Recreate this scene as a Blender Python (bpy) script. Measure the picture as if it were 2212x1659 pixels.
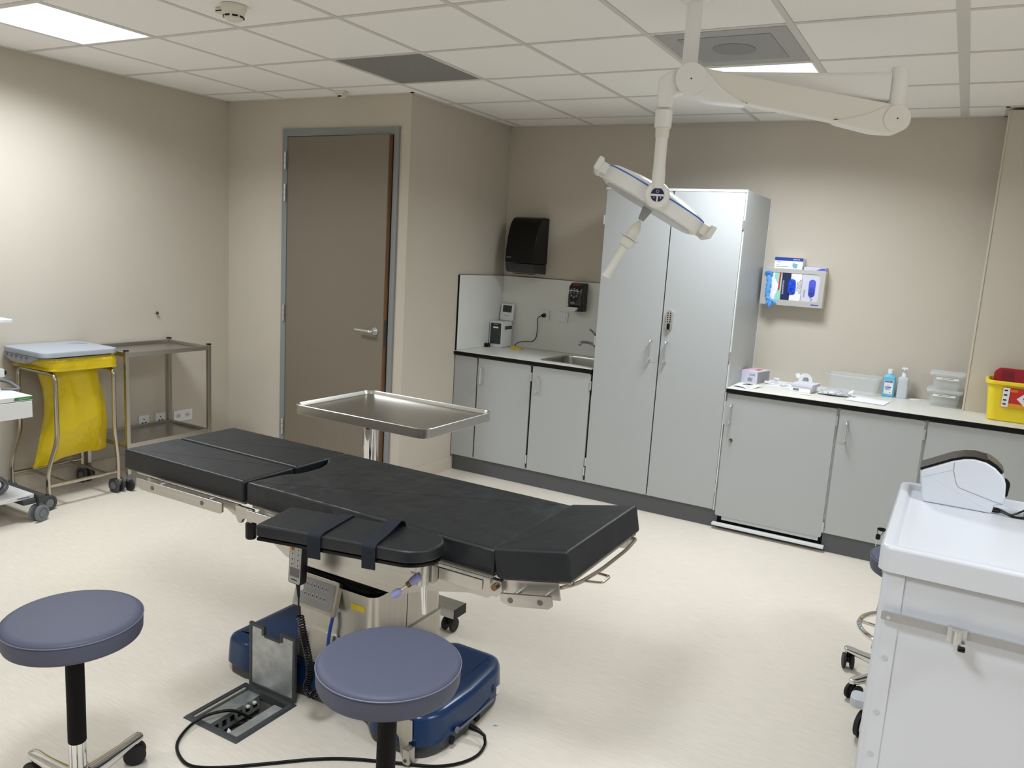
import bpy, bmesh, math, random
from mathutils import Vector, Matrix, noise

# ------------------------------------------------------------------ camera, world, exposure
scene = bpy.context.scene
COL = scene.collection
for o in list(bpy.data.objects):
    bpy.data.objects.remove(o, do_unlink=True)
cam_data = bpy.data.cameras.new('camera')
cam = bpy.data.objects.new('camera', cam_data)
COL.objects.link(cam)
scene.camera = cam
cam.location = (4.943, -2.138, 1.638)
cam.rotation_euler = (math.radians(80.477), math.radians(-3.671), math.radians(28.959))
cam_data.sensor_width = 36.0
cam_data.lens = 36.0 * 1697.25 / 2212.0
cam_data.shift_x = -(1144.3 - 1106.0) / 2212.0
cam_data.shift_y = (833.2 - 829.5) / 2212.0
cam_data.clip_start = 0.02
world = bpy.data.worlds.new('world')
scene.world = world
world.use_nodes = True
world.node_tree.nodes['Background'].inputs[0].default_value = (0.6, 0.65, 0.7, 1)
world.node_tree.nodes['Background'].inputs[1].default_value = 0.02
scene.view_settings.view_transform = 'Standard'
scene.view_settings.look = 'None'
scene.view_settings.exposure = -1.04
scene.view_settings.gamma = 1.0
scene.view_settings.use_curve_mapping = False
# ceiling light panels: two in view, three unseen, added by guess to match the brightness
PANELS = [(1, 0), (6, 3), (6, -3), (1, -6), (10, -1)]
PANEL_WATTS = 66.0
PANEL_COLOUR = (0.885, 0.95, 1.0)
PANEL_SPREAD = math.radians(152)
for _a, _b in PANELS:
    _l = bpy.data.lights.new('panel_light', 'AREA')
    _l.shape = 'SQUARE'
    _l.size = 0.54
    _l.energy = PANEL_WATTS
    _l.color = PANEL_COLOUR
    _l.spread = PANEL_SPREAD
    _o = bpy.data.objects.new('panel_light', _l)
    COL.objects.link(_o)
    _o.location = (_a * .6 + .3, _b * .6 + .3, 2.590)

# ------------------------------------------------------------------ helpers
def V(*a):
    return Vector(a)

def lin(c):
    c = c / 255.0
    return c / 12.92 if c <= 0.04045 else ((c + 0.055) / 1.055) ** 2.4

MATS = {}
def mat(name, rgb, rough=0.5, metal=0.0, spec=0.5, var=None, bump=None, coat=0.0, alpha=1.0, emit=None, streak=None, trans=0.0):
    """var=(scale, amount) colour variation, bump=(scale, strength), streak=(sx, sy, sz, amount)"""
    if name in MATS:
        return MATS[name]
    m = bpy.data.materials.new(name)
    m.use_nodes = True
    nt = m.node_tree
    b = nt.nodes['Principled BSDF']
    col = tuple(lin(c) for c in rgb) + (1.0,)
    b.inputs['Base Color'].default_value = col
    b.inputs['Roughness'].default_value = rough
    b.inputs['Metallic'].default_value = metal
    b.inputs['Specular IOR Level'].default_value = spec
    b.inputs['Coat Weight'].default_value = coat
    b.inputs['Coat Roughness'].default_value = 0.08
    b.inputs['Transmission Weight'].default_value = trans
    b.inputs['Alpha'].default_value = alpha
    if emit:
        b.inputs['Emission Color'].default_value = (emit[0], emit[1], emit[2], 1)
        b.inputs['Emission Strength'].default_value = emit[3]
    if var or bump or streak:
        tc = nt.nodes.new('ShaderNodeTexCoord')
    def ramp_mix(src, amount):
        mr = nt.nodes.new('ShaderNodeMapRange')
        mr.inputs['From Min'].default_value = 0.3
        mr.inputs['From Max'].default_value = 0.7
        mr.inputs['To Min'].default_value = 1 - amount
        mr.inputs['To Max'].default_value = 1 + amount
        nt.links.new(src, mr.inputs['Value'])
        mx = nt.nodes.new('ShaderNodeVectorMath')
        mx.operation = 'SCALE'
        mx.inputs[0].default_value = col[:3]
        nt.links.new(mr.outputs[0], mx.inputs['Scale'])
        return mx
    last = None
    if var:
        n = nt.nodes.new('ShaderNodeTexNoise')
        n.inputs['Scale'].default_value = var[0]
        n.inputs['Detail'].default_value = 4
        nt.links.new(tc.outputs['Object'], n.inputs['Vector'])
        last = ramp_mix(n.outputs['Fac'], var[1])
        nt.links.new(last.outputs[0], b.inputs['Base Color'])
    if streak:
        mp = nt.nodes.new('ShaderNodeMapping')
        mp.inputs['Scale'].default_value = streak[:3]
        nt.links.new(tc.outputs['Object'], mp.inputs['Vector'])
        n = nt.nodes.new('ShaderNodeTexNoise')
        n.inputs['Scale'].default_value = 1.0
        n.inputs['Detail'].default_value = 5
        nt.links.new(mp.outputs[0], n.inputs['Vector'])
        s = ramp_mix(n.outputs['Fac'], streak[3])
        if last:
            nt.links.new(last.outputs[0], s.inputs[0])
        nt.links.new(s.outputs[0], b.inputs['Base Color'])
    if bump:
        n = nt.nodes.new('ShaderNodeTexNoise')
        n.inputs['Scale'].default_value = bump[0]
        n.inputs['Detail'].default_value = 3
        nt.links.new(tc.outputs['Object'], n.inputs['Vector'])
        bp = nt.nodes.new('ShaderNodeBump')
        bp.inputs['Strength'].default_value = bump[1]
        bp.inputs['Distance'].default_value = bump[2] if len(bump) > 2 else 0.01
        nt.links.new(n.outputs['Fac'], bp.inputs['Height'])
        nt.links.new(bp.outputs[0], b.inputs['Normal'])
    MATS[name] = m
    return m

def brushed(name, rgb, rough, sx, sy, sz, amount=0.12):
    m = mat(name, rgb, rough, 1.0, streak=(sx, sy, sz, amount))
    return m

class G:
    """collects shapes in one bmesh"""
    def __init__(self):
        self.bm = bmesh.new()
    def add(self, t, M=None):
        if M is not None:
            bmesh.ops.transform(t, matrix=M, verts=t.verts)
        me = bpy.data.meshes.new('tmp')
        t.to_mesh(me)
        t.free()
        self.bm.from_mesh(me)
        bpy.data.meshes.remove(me)
        return self
    def box(self, x0, x1, y0, y1, z0, z1, b=0.0, M=None, seg=2):
        t = bmesh.new()
        bmesh.ops.create_cube(t, size=1.0)
        for v in t.verts:
            v.co = V(x0 if v.co.x < 0 else x1, y0 if v.co.y < 0 else y1, z0 if v.co.z < 0 else z1)
        if x1 < x0 or y1 < y0 or z1 < z0:
            bmesh.ops.recalc_face_normals(t, faces=t.faces)
        if b > 0:
            bmesh.ops.bevel(t, geom=list(t.edges), offset=b, segments=seg, profile=0.5, affect='EDGES')
        return self.add(t, M)
    def cyl(self, p0, p1, r, r2=None, seg=20, b=0.0, M=None):
        p0 = Vector(p0); p1 = Vector(p1)
        d = p1 - p0
        t = bmesh.new()
        bmesh.ops.create_cone(t, cap_ends=True, segments=seg, radius1=r, radius2=r if r2 is None else r2, depth=d.length)
        if b > 0:
            ed = [e for e in t.edges if any(len(f.verts) > 4 for f in e.link_faces)]
            bmesh.ops.bevel(t, geom=ed, offset=b, segments=2, profile=0.5, affect='EDGES')
        q = Vector((0, 0, 1)).rotation_difference(d.normalized()).to_matrix().to_4x4()
        bmesh.ops.transform(t, matrix=Matrix.Translation((p0 + p1) / 2) @ q, verts=t.verts)
        return self.add(t, M)
    def lathe(self, prof, o=(0, 0, 0), axis=(0, 0, 1), seg=32, M=None):
        t = bmesh.new()
        q = Vector((0, 0, 1)).rotation_difference(Vector(axis).normalized()).to_matrix()
        o = Vector(o)
        rings = []
        for r, h in prof:
            if r <= 1e-6:
                rings.append([t.verts.new(o + q @ V(0, 0, h))])
            else:
                rings.append([t.verts.new(o + q @ V(r * math.cos(2 * math.pi * i / seg), r * math.sin(2 * math.pi * i / seg), h)) for i in range(seg)])
        for a, c in zip(rings, rings[1:]):
            for i in range(seg):
                j = (i + 1) % seg
                vs = []
                for v in (a[i % len(a)], a[j % len(a)], c[j % len(c)], c[i % len(c)]):
                    if v not in vs:
                        vs.append(v)
                if len(vs) > 2:
                    try:
                        t.faces.new(vs)
                    except ValueError:
                        pass
        for ring in (rings[0], rings[-1]):
            if len(ring) > 2:
                t.faces.new(ring)
        bmesh.ops.recalc_face_normals(t, faces=t.faces)
        return self.add(t, M)
    def tube(self, pts, r, seg=10, closed=False, M=None, caps=True):
        pts = [Vector(p) for p in pts]
        n = len(pts)
        t = bmesh.new()
        tang = []
        for i in range(n):
            if closed:
                d = pts[(i + 1) % n] - pts[i - 1]
            else:
                d = pts[min(i + 1, n - 1)] - pts[max(i - 1, 0)]
            tang.append(d.normalized())
        up = V(0, 0, 1) if abs(tang[0].z) < 0.9 else V(1, 0, 0)
        nrm = (up - tang[0] * up.dot(tang[0])).normalized()
        rings = []
        for i in range(n):
            if i:
                q = tang[i - 1].rotation_difference(tang[i])
                nrm = q @ nrm
                nrm = (nrm - tang[i] * nrm.dot(tang[i])).normalized()
            bi = tang[i].cross(nrm)
            rr = r[i] if isinstance(r, (list, tuple)) else r
            rings.append([t.verts.new(pts[i] + nrm * (rr * math.cos(2 * math.pi * k / seg)) + bi * (rr * math.sin(2 * math.pi * k / seg))) for k in range(seg)])
        pairs = list(zip(rings, rings[1:]))
        if closed:
            pairs.append((rings[-1], rings[0]))
        for a, c in pairs:
            for k in range(seg):
                j = (k + 1) % seg
                t.faces.new((a[k], a[j], c[j], c[k]))
        if caps and not closed:
            t.faces.new(rings[0][::-1])
            t.faces.new(rings[-1])
        bmesh.ops.recalc_face_normals(t, faces=t.faces)
        return self.add(t, M)
    def prism(self, poly, d, o=(0, 0, 0), u=(1, 0, 0), v=(0, 1, 0), n=None, b=0.0, M=None, top_only=False, seg=2):
        """2-D outline in the frame (o, u, v), pushed along n by d"""
        o = Vector(o); u = Vector(u); v = Vector(v)
        n = u.cross(v) if n is None else Vector(n)
        t = bmesh.new()
        a = [t.verts.new(o + u * p[0] + v * p[1]) for p in poly]
        c = [t.verts.new(o + u * p[0] + v * p[1] + n * d) for p in poly]
        k = len(poly)
        t.faces.new(a[::-1])
        ft = t.faces.new(c)
        for i in range(k):
            j = (i + 1) % k
            t.faces.new((a[i], a[j], c[j], c[i]))
        bmesh.ops.recalc_face_normals(t, faces=t.faces)
        if b > 0:
            if top_only:
                ed = list(ft.edges)
            else:
                ed = [e for e in t.edges if any(len(f.verts) == k for f in e.link_faces) or e.calc_face_angle(0) > 0.7]
                if k == 4:
                    ed = list(t.edges)
            bmesh.ops.bevel(t, geom=ed, offset=b, segments=seg, profile=0.5, affect='EDGES')
        return self.add(t, M)
    def loft(self, rings, caps=True, closed=True, M=None):
        t = bmesh.new()
        R = [[t.verts.new(Vector(p)) for p in ring] for ring in rings]
        k = len(R[0])
        for a, c in zip(R, R[1:]):
            for i in range(k if closed else k - 1):
                j = (i + 1) % k
                t.faces.new((a[i], a[j], c[j], c[i]))
        if caps:
            t.faces.new(R[0][::-1])
            t.faces.new(R[-1])
        bmesh.ops.recalc_face_normals(t, faces=t.faces)
        return self.add(t, M)
    def text(self, body, size, o, u, v, d=0.0004, align='CENTER'):
        cu = bpy.data.curves.new('t', 'FONT')
        cu.body = body; cu.size = size; cu.align_x = align; cu.align_y = 'CENTER'
        cu.resolution_u = 2
        ob = bpy.data.objects.new('t', cu)
        COL.objects.link(ob)
        dg = bpy.context.evaluated_depsgraph_get()
        me = bpy.data.meshes.new_from_object(ob.evaluated_get(dg))
        bpy.data.objects.remove(ob)
        bpy.data.curves.remove(cu)
        t = bmesh.new()
        t.from_mesh(me)
        bpy.data.meshes.remove(me)
        u = Vector(u).normalized(); v = Vector(v).normalized(); n = u.cross(v)
        M = Matrix((u, v, n)).transposed().to_4x4()
        M.translation = Vector(o) + n * d
        return self.add(t, M)

def rrect(w, h, r, n=4, cx=0.0, cy=0.0):
    pts = []
    for sx, sy, a0 in ((1, 1, 0), (-1, 1, 90), (-1, -1, 180), (1, -1, 270)):
        for i in range(n + 1):
            a = math.radians(a0 + 90 * i / n)
            pts.append((cx + sx * (w / 2 - r) + r * math.cos(a), cy + sy * (h / 2 - r) + r * math.sin(a)))
    return pts

def rpoly(pts, r, n=4):
    """polygon with rounded corners; r number or list"""
    out = []
    k = len(pts)
    for i in range(k):
        p = Vector(pts[i]).to_2d(); a = Vector(pts[i - 1]).to_2d(); c = Vector(pts[(i + 1) % k]).to_2d()
        rr = r[i] if isinstance(r, (list, tuple)) else r
        if rr <= 0:
            out.append((p.x, p.y)); continue
        da = (a - p).normalized(); dc = (c - p).normalized()
        l = min(rr, (a - p).length * 0.49, (c - p).length * 0.49)
        p0 = p + da * l; p1 = p + dc * l
        for j in range(n + 1):
            t = j / n
            q = p0 * (1 - t) ** 2 + p * 2 * t * (1 - t) + p1 * t * t
            out.append((q.x, q.y))
    return out

def ell(a, b, n=32, e=2.0, cx=0.0, cy=0.0):
    pts = []
    for i in range(n):
        t = 2 * math.pi * i / n
        c, s = math.cos(t), math.sin(t)
        pts.append((cx + a * math.copysign(abs(c) ** (2 / e), c), cy + b * math.copysign(abs(s) ** (2 / e), s)))
    return pts

def cat(pts, n=8, closed=False):
    """Catmull-Rom through the points"""
    P = [Vector(p) for p in pts]
    k = len(P)
    out = []
    for i in range(k if closed else k - 1):
        if closed:
            p0, p1, p2, p3 = P[i - 1], P[i], P[(i + 1) % k], P[(i + 2) % k]
        else:
            p1, p2 = P[i], P[i + 1]
            p0 = P[i - 1] if i else p1 * 2 - p2
            p3 = P[i + 2] if i + 2 < k else p2 * 2 - p1
        for j in range(n):
            t = j / n
            out.append(0.5 * ((2 * p1) + (p2 - p0) * t + (2 * p0 - 5 * p1 + 4 * p2 - p3) * t * t + (3 * p1 - p0 - 3 * p2 + p3) * t ** 3))
    if not closed:
        out.append(P[-1])
    return out

def fillet(pts, r, n=5):
    """polyline with rounded bends"""
    P = [Vector(p) for p in pts]
    out = [P[0]]
    for a, p, c in zip(P, P[1:], P[2:]):
        da = (a - p); dc = (c - p)
        l = min(r, da.length * 0.49, dc.length * 0.49)
        p0 = p + da.normalized() * l; p1 = p + dc.normalized() * l
        for j in range(n + 1):
            t = j / n
            out.append(p0 * (1 - t) ** 2 + p * 2 * t * (1 - t) + p1 * t * t)
    out.append(P[-1])
    return out

def link(name, g, m, smooth=35):
    me = bpy.data.meshes.new(name)
    g.bm.to_mesh(me)
    g.bm.free()
    me.materials.append(m)
    if smooth:
        me.polygons.foreach_set('use_smooth', [True] * len(me.polygons))
        me.set_sharp_from_angle(angle=math.radians(smooth))
    o = bpy.data.objects.new(name, me)
    COL.objects.link(o)
    if smooth:
        wn = o.modifiers.new('weighted_normals', 'WEIGHTED_NORMAL')
        wn.keep_sharp = True
        wn.weight = 80
    return o

def tag(o, label=None, cat_=None, group=None, kind=None):
    if label: o['label'] = label
    if cat_: o['category'] = cat_
    if group: o['group'] = group
    if kind: o['kind'] = kind
    return o

def thing(name, loc, label, cat_, group=None, rz=0.0):
    o = bpy.data.objects.new(name, None)
    o.empty_display_size = 0.05
    COL.objects.link(o)
    o.location = loc
    o.rotation_euler = (0, 0, rz)
    return tag(o, label, cat_, group)

def root(o):
    while o.parent:
        o = o.parent
    return o

def part(parent, name, g, m, label=None, local=False, smooth=35):
    """mesh given in world space (or in the thing's own space when local) under its thing"""
    if not local:
        bmesh.ops.translate(g.bm, vec=-Vector(root(parent).location), verts=g.bm.verts)
    o = link(name, g, m, smooth)
    o.parent = parent
    if label:
        o['label'] = label
    return o

def single(name, g, m, label, cat_, group=None, base=None, smooth=35):
    """a thing that is one mesh, its origin at its base"""
    c = [v.co for v in g.bm.verts]
    if base is None:
        base = V((min(p.x for p in c) + max(p.x for p in c)) / 2, (min(p.y for p in c) + max(p.y for p in c)) / 2, min(p.z for p in c))
    bmesh.ops.translate(g.bm, vec=-Vector(base), verts=g.bm.verts)
    o = link(name, g, m, smooth)
    o.location = base
    return tag(o, label, cat_, group)

def struct(name, g, m, label=None, smooth=35):
    o = link(name, g, m, smooth)
    o['kind'] = 'structure'
    if label:
        o['label'] = label
    return o

def copy_tree(o, parent=None):
    c = o.copy()
    COL.objects.link(c)
    c.parent = parent
    for ch in o.children:
        copy_tree(ch, c)
    return c

# ------------------------------------------------------------------ materials
WALL = mat("wall_paint", (199, 191, 178), 0.85, spec=0.2, var=(3.0, 0.015), bump=(400, 0.06, 0.002))
FLOORM = mat('vinyl_floor', (224, 215, 202), 0.42, spec=0.35, var=(1.3, 0.02), streak=(13, 120, 1, 0.055))
COVE = mat('vinyl_cove', (205, 196, 180), 0.5, spec=0.3)
TILE = mat('ceiling_tile', (246, 244, 240), 0.95, spec=0.1, bump=(220, 0.15, 0.003))
TBAR = mat('ceiling_bar', (214, 211, 206), 0.6, spec=0.3)
PERF = mat('perforated_metal', (146, 146, 143), 0.6, spec=0.3)
WHITE = mat('white_plastic', (228, 229, 230), 0.4)
WARMW = mat('warm_white_plastic', (226, 222, 210), 0.45)
CARTW = mat('white_enamel', (218, 221, 229), 0.3)
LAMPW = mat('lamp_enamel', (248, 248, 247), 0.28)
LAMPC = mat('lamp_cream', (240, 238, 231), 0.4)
CABG = mat('cabinet_laminate', (178, 181, 182), 0.42, spec=0.4)
CABE = mat('cabinet_carcass', (212, 214, 213), 0.5)
PLINTH = mat('plinth_grey', (92, 95, 98), 0.5)
TOPW = mat('worktop_laminate', (222, 221, 214), 0.35)
BLACKP = mat('black_plastic', (9, 9, 10), 0.3, spec=0.3)
BLACKM = mat('black_matte', (14, 14, 15), 0.7, spec=0.2)
RUBBER = mat('dark_rubber', (34, 34, 36), 0.65)
GREYP = mat('grey_plastic', (116, 119, 124), 0.45)
LGREY = mat('light_grey_plastic', (164, 169, 178), 0.4)
DGREY = mat('dark_grey_plastic', (62, 64, 67), 0.5)
DOORM = mat('door_laminate', (124, 115, 101), 0.5, var=(60, 0.02))
FRAMEM = mat('door_frame_paint', (136, 139, 141), 0.45)
WOODE = mat('door_wood_edge', (112, 80, 56), 0.6, streak=(60, 60, 3, 0.15))
ALU = mat('aluminium', (214, 215, 216), 0.33, 0.9)
STEEL = brushed('brushed_steel', (196, 194, 190), 0.3, 3, 90, 90, 0.05)
STEELV = brushed('brushed_steel_upright', (190, 187, 181), 0.3, 60, 60, 2, 0.04)
TRAYM = brushed('tray_steel', (190, 187, 181), 0.3, 4, 130, 4, 0.06)
TUBEM = mat('steel_tube', (190, 182, 170), 0.22, 1.0)
CHROME = mat('chrome', (225, 226, 228), 0.08, 1.0)
ZINC = mat('galvanised_steel', (186, 190, 190), 0.4, 0.75, var=(28, 0.16))
BRASS = mat('brass_pin', (128, 104, 78), 0.3, 1.0)
PADM = mat('black_vinyl', (22, 26, 31), 0.46, spec=0.5, bump=(7, 0.25, 0.02))
PADW = mat('black_vinyl_creased', (22, 26, 31), 0.44, spec=0.55, bump=(3.0, 0.9, 0.06))
STRAPM = mat('strap_webbing', (26, 31, 40), 0.7, spec=0.3, bump=(300, 0.2, 0.002))
SEATM = mat('seat_vinyl', (80, 83, 102), 0.55, spec=0.35, bump=(350, 0.08, 0.002))
BLUEM = mat('blue_enamel', (6, 47, 90), 0.3, spec=0.4, coat=0.15)
YELBAG = mat('yellow_bag_film', (220, 192, 10), 0.2, spec=0.5, bump=(5, 0.55, 0.05))
YELBIN = mat('yellow_bin_plastic', (238, 212, 40), 0.4)
REDP = mat('red_bin_plastic', (160, 20, 40), 0.4)
LILAC = mat('lilac_plastic', (152, 156, 208), 0.4)
PAPER = mat('white_paper', (236, 237, 240), 0.8, spec=0.2)
LILACP = mat('lilac_paper', (208, 208, 222), 0.7, spec=0.2)
INK = mat('print_black', (40, 40, 44), 0.7)
INKG = mat('print_grey', (120, 122, 128), 0.7)
INKB = mat('print_blue', (26, 60, 160), 0.6)
INKN = mat('print_navy', (20, 34, 80), 0.6)
INKR = mat('print_red', (196, 40, 40), 0.6)
INKO = mat('print_orange', (222, 120, 36), 0.6)
INKM = mat('print_mint', (150, 212, 196), 0.6)
INKY = mat('print_yellow', (232, 212, 20), 0.6)
SKYB = mat('glove_light_blue', (90, 160, 232), 0.55, bump=(60, 0.3, 0.003))
ROYB = mat('glove_royal_blue', (32, 82, 214), 0.5, bump=(60, 0.4, 0.004))
INDB = mat('glove_indigo', (78, 92, 208), 0.5, bump=(60, 0.4, 0.004))
BOTTLEB = mat('blue_liquid_bottle', (112, 190, 222), 0.3)
FROST = mat('frosted_plastic', (222, 227, 230), 0.4, alpha=0.3)
FROSTL = mat('frosted_lid', (228, 232, 234), 0.35, alpha=0.45)
FILM = mat('clear_film', (226, 228, 232), 0.15, alpha=0.5)
SCREEN = mat('dark_screen', (52, 58, 60), 0.2)
WOODS = mat('tongue_depressor_wood', (222, 190, 140), 0.7)
GREENL = mat('green_label', (62, 132, 66), 0.5)
PANELM = mat('light_panel_diffuser', (255, 255, 255), 0.6, emit=PANEL_COLOUR + (4.0,))
# ------------------------------------------------------------------ room shell
H = 2.594
XL, YD, XN, YB = 0.04, 2.03, 1.715, 3.285          # side wall, door wall, niche wall, back wall
XR, YF = 6.62, -5.0
PX, PY = 5.02, 3.02                                  # pillar corner

# floor with an opening for the outlet box
HX0, HX1, HY0, HY1 = 2.825, 3.045, -0.488, -0.25
g = G()
for a in ((XL - .1, HX0, YF, YB + .1), (HX1, XR, YF, YB + .1), (HX0, HX1, YF, HY0), (HX0, HX1, HY1, YB + .1)):
    g.box(a[0], a[1], a[2], a[3], -0.05, 0.0)
bmesh.ops.remove_doubles(g.bm, verts=g.bm.verts, dist=1e-5)
struct('floor', g, FLOORM, 'pale beige streaked vinyl floor')

struct('wall_left', G().box(XL - .1, XL, YF, YD, 0, H + .06), WALL, 'plain taupe wall behind the yellow bag trolley')
DX0, DX1, DZ = 0.625, 1.625, 2.375                   # opening in the door wall
g = G()
g.box(XL - .1, DX0, YD, YD + .12, 0, H + .06)
g.box(DX0, DX1, YD, YD + .12, DZ, H + .06)
g.box(XL - .1, DX1 - .001, YD + .121, YD + .2, 0, H + .06)
struct('wall_door', g, WALL, 'taupe wall holding the tall grey-brown door')
struct('wall_niche', G().box(DX1, XN, YD, YB, 0, H + .06), WALL, 'short taupe return wall beside the sink worktop')
struct('wall_back', G().box(XN - .1, XR, YB, YB + .1, 0, H + .06), WALL, 'taupe wall behind the tall cabinet')
g = G().box(PX, XR, PY, YB, 0, H - .016)
pil = struct('wall_pillar', g, WALL, 'taupe boxed-out wall behind the yellow sharps bin')
part(pil, 'corner_bead', G().box(PX - .004, PX + .006, PY - .004, PY + .006, .905, H - .02, .002), COVE, 'pale corner bead')
struct('wall_right', G().box(XR, XR + .1, YF, YB + .1, 0, H + .06), WALL)
struct('wall_front', G().box(XL - .1, XR + .1, YF - .1, YF, 0, H + .06), WALL)

# coved vinyl skirting
struct('baseboard_left', G().box(XL, XL + .006, YF, YD, 0, .1, .002), COVE)
struct('baseboard_door', G().box(XL, DX0 - .02, YD - .006, YD, 0, .1, .002).box(DX1 + .01, XN + .006, YD - .006, YD, 0, .1, .002), COVE)
struct('baseboard_niche', G().box(XN, XN + .006, YD - .006, 2.68, 0, .1, .002), COVE)

# ceiling: tiles are single pieces in a bar grid
g = G().box(XL - .1, XR + .1, YF - .1, YB + .1, H + .06, H + .12)
ceil = struct('ceiling', g, TILE, 'suspended ceiling of square white mineral tiles')
# photo grid line a=8 is a wide bar
def tile_mesh(w, d):
    gg = G().box(-w / 2, w / 2, -d / 2, d / 2, 0, .012, .003)
    me = bpy.data.meshes.new('ceiling_tile')
    gg.bm.to_mesh(me); gg.bm.free()
    me.materials.append(TILE)
    return me
TM = {}
special = {(3, 2): 'vent', (6, 2): 'diffuser'}
for p in PANELS:
    special[p] = 'light'
BW = 0.012
for a in range(0, 11):
    for b in range(-9, 6):
        x0, x1 = max(a * .6, XL), min((a + 1) * .6, XR)
        y0, y1 = max(b * .6, YF), min((b + 1) * .6, YB)
        if (a, b) in special or x1 - x0 < .05 or y1 - y0 < .05:
            continue
        if x1 <= XN and y0 >= YD:
            continue
        if x1 <= XN and y1 > YD:
            y1 = YD
        w, d = round(x1 - x0 - 2 * BW, 3), round(y1 - y0 - 2 * BW, 3)
        if (w, d) not in TM:
            TM[(w, d)] = tile_mesh(w, d)
        o = bpy.data.objects.new('ceiling_tile', TM[(w, d)])
        COL.objects.link(o)
        o.location = ((x0 + x1) / 2, (y0 + y1) / 2, H + .001)
        o.parent = ceil
for a in range(1, 12):
    x = a * .6
    if x > XR: continue
    wd = .022 if a == 8 else BW
    y1 = YB if x > XN else YD
    o = part(ceil, 'ceiling_bar', G().box(x - wd, x + wd, YF, y1, H - .001, H + .012), TBAR)
for b in range(-8, 6):
    y = b * .6
    x0 = XL if y < YD else XN
    part(ceil, 'ceiling_bar', G().box(x0, XR, y - BW, y + BW, H - .0012, H + .012), TBAR)
g = G()
E0 = .02
g.box(XL, XL + E0, YF, YD, H - .003, H + .01)
g.box(XL, XN + E0, YD - E0, YD, H - .003, H + .01)
g.box(XN, XN + E0, YD - E0, YB, H - .003, H + .01)
g.box(XN, PX, YB - E0, YB, H - .003, H + .01)
struct('trim_1', g, TBAR, 'white edge trim where the ceiling meets the walls')
g = G().box(PX - E0, PX, PY - E0, YB, H - .003, H + .01).box(PX - E0, XR, PY - E0, PY, H - .003, H + .01)
struct('trim_2', g, TBAR)

LIGHT_LABEL = {(1, 0): 'glowing square light panel in the ceiling beside the smoke detector',
               (6, 3): 'glowing square light panel in the ceiling behind the surgical lamp arm',
               (6, -3): 'unseen square light panel in the ceiling over the two round stools',
               (1, -6): 'added unseen light panel in the ceiling over the empty floor by the side wall',
               (10, -1): 'added unseen light panel in the ceiling over the white medical cart'}
for a, b in PANELS:
    x0, y0 = a * .6, b * .6
    t = thing('ceiling_light', (x0 + .3, y0 + .3, H), LIGHT_LABEL[(a, b)], 'ceiling light', 'ceiling light panels')
    fr = G()
    for q in ((x0 + BW, x0 + .6 - BW, y0 + BW, y0 + BW + .012), (x0 + BW, x0 + .6 - BW, y0 + .6 - BW - .012, y0 + .6 - BW),
              (x0 + BW, x0 + BW + .012, y0 + BW + .012, y0 + .6 - BW - .012), (x0 + .6 - BW - .012, x0 + .6 - BW, y0 + BW + .012, y0 + .6 - BW - .012)):
        fr.box(q[0], q[1], q[2], q[3], H - .002, H + .03)
    part(t, 'frame', fr, WHITE)
    part(t, 'diffuser', G().box(x0 + BW + .012, x0 + .6 - BW - .012, y0 + BW + .012, y0 + .6 - BW - .012, H + .001, H + .008), PANELM, smooth=0)

# perforated vent panel: sheet with rows of holes drawn by the material, rim as geometry
def perforated(name, scale):
    m = mat(name, (150, 150, 147), 0.6, spec=0.3)
    nt = m.node_tree
    b = nt.nodes['Principled BSDF']
    tc = nt.nodes.new('ShaderNodeTexCoord')
    vo = nt.nodes.new('ShaderNodeTexVoronoi')
    vo.inputs['Scale'].default_value = scale
    vo.inputs['Randomness'].default_value = 0.0
    nt.links.new(tc.outputs['Object'], vo.inputs['Vector'])
    lt = nt.nodes.new('ShaderNodeMath'); lt.operation = 'LESS_THAN'
    lt.inputs[1].default_value = 0.33
    nt.links.new(vo.outputs['Distance'], lt.inputs[0])
    mx = nt.nodes.new('ShaderNodeMix'); mx.data_type = 'RGBA'
    mx.inputs['A'].default_value = tuple(lin(c) for c in (152, 152, 149)) + (1,)
    mx.inputs['B'].default_value = tuple(lin(c) for c in (60, 60, 58)) + (1,)
    nt.links.new(lt.outputs[0], mx.inputs['Factor'])
    nt.links.new(mx.outputs['Result'], b.inputs['Base Color'])
    return m
PERFM = perforated('perforated_sheet', 110)
t = thing('ceiling_vent', (2.1, 1.5, H), 'grey perforated vent panel in the ceiling before the door', 'vent')
part(t, 'frame', G().box(1.812, 2.388, 1.212, 1.788, H + .0015, H + .02), TBAR)
part(t, 'perforated_sheet', G().box(1.822, 2.378, 1.222, 1.778, H - .001, H + .0014, .001), PERFM)
t = thing('ceiling_diffuser', (3.9, 1.5, H), 'grey perforated air diffuser with round centre in the ceiling', 'vent')
part(t, 'frame', G().box(3.612, 4.188, 1.212, 1.788, H + .0015, H + .02), TBAR)
part(t, 'perforated_sheet', G().box(3.622, 4.178, 1.222, 1.778, H - .001, H + .0014, .001), mat('diffuser_sheet', (168, 167, 164), .6, var=(90, .1)))
part(t, 'inner_plate', G().box(3.70, 4.10, 1.30, 1.70, H - .0035, H - .0012, .0005), mat('diffuser_plate', (150, 150, 148), .6))
part(t, 'round_plate', G().cyl((3.9, 1.5, H - .0058), (3.9, 1.5, H - .0036), .095, seg=40, b=.0005), mat('diffuser_round', (132, 132, 130), .6))

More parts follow.
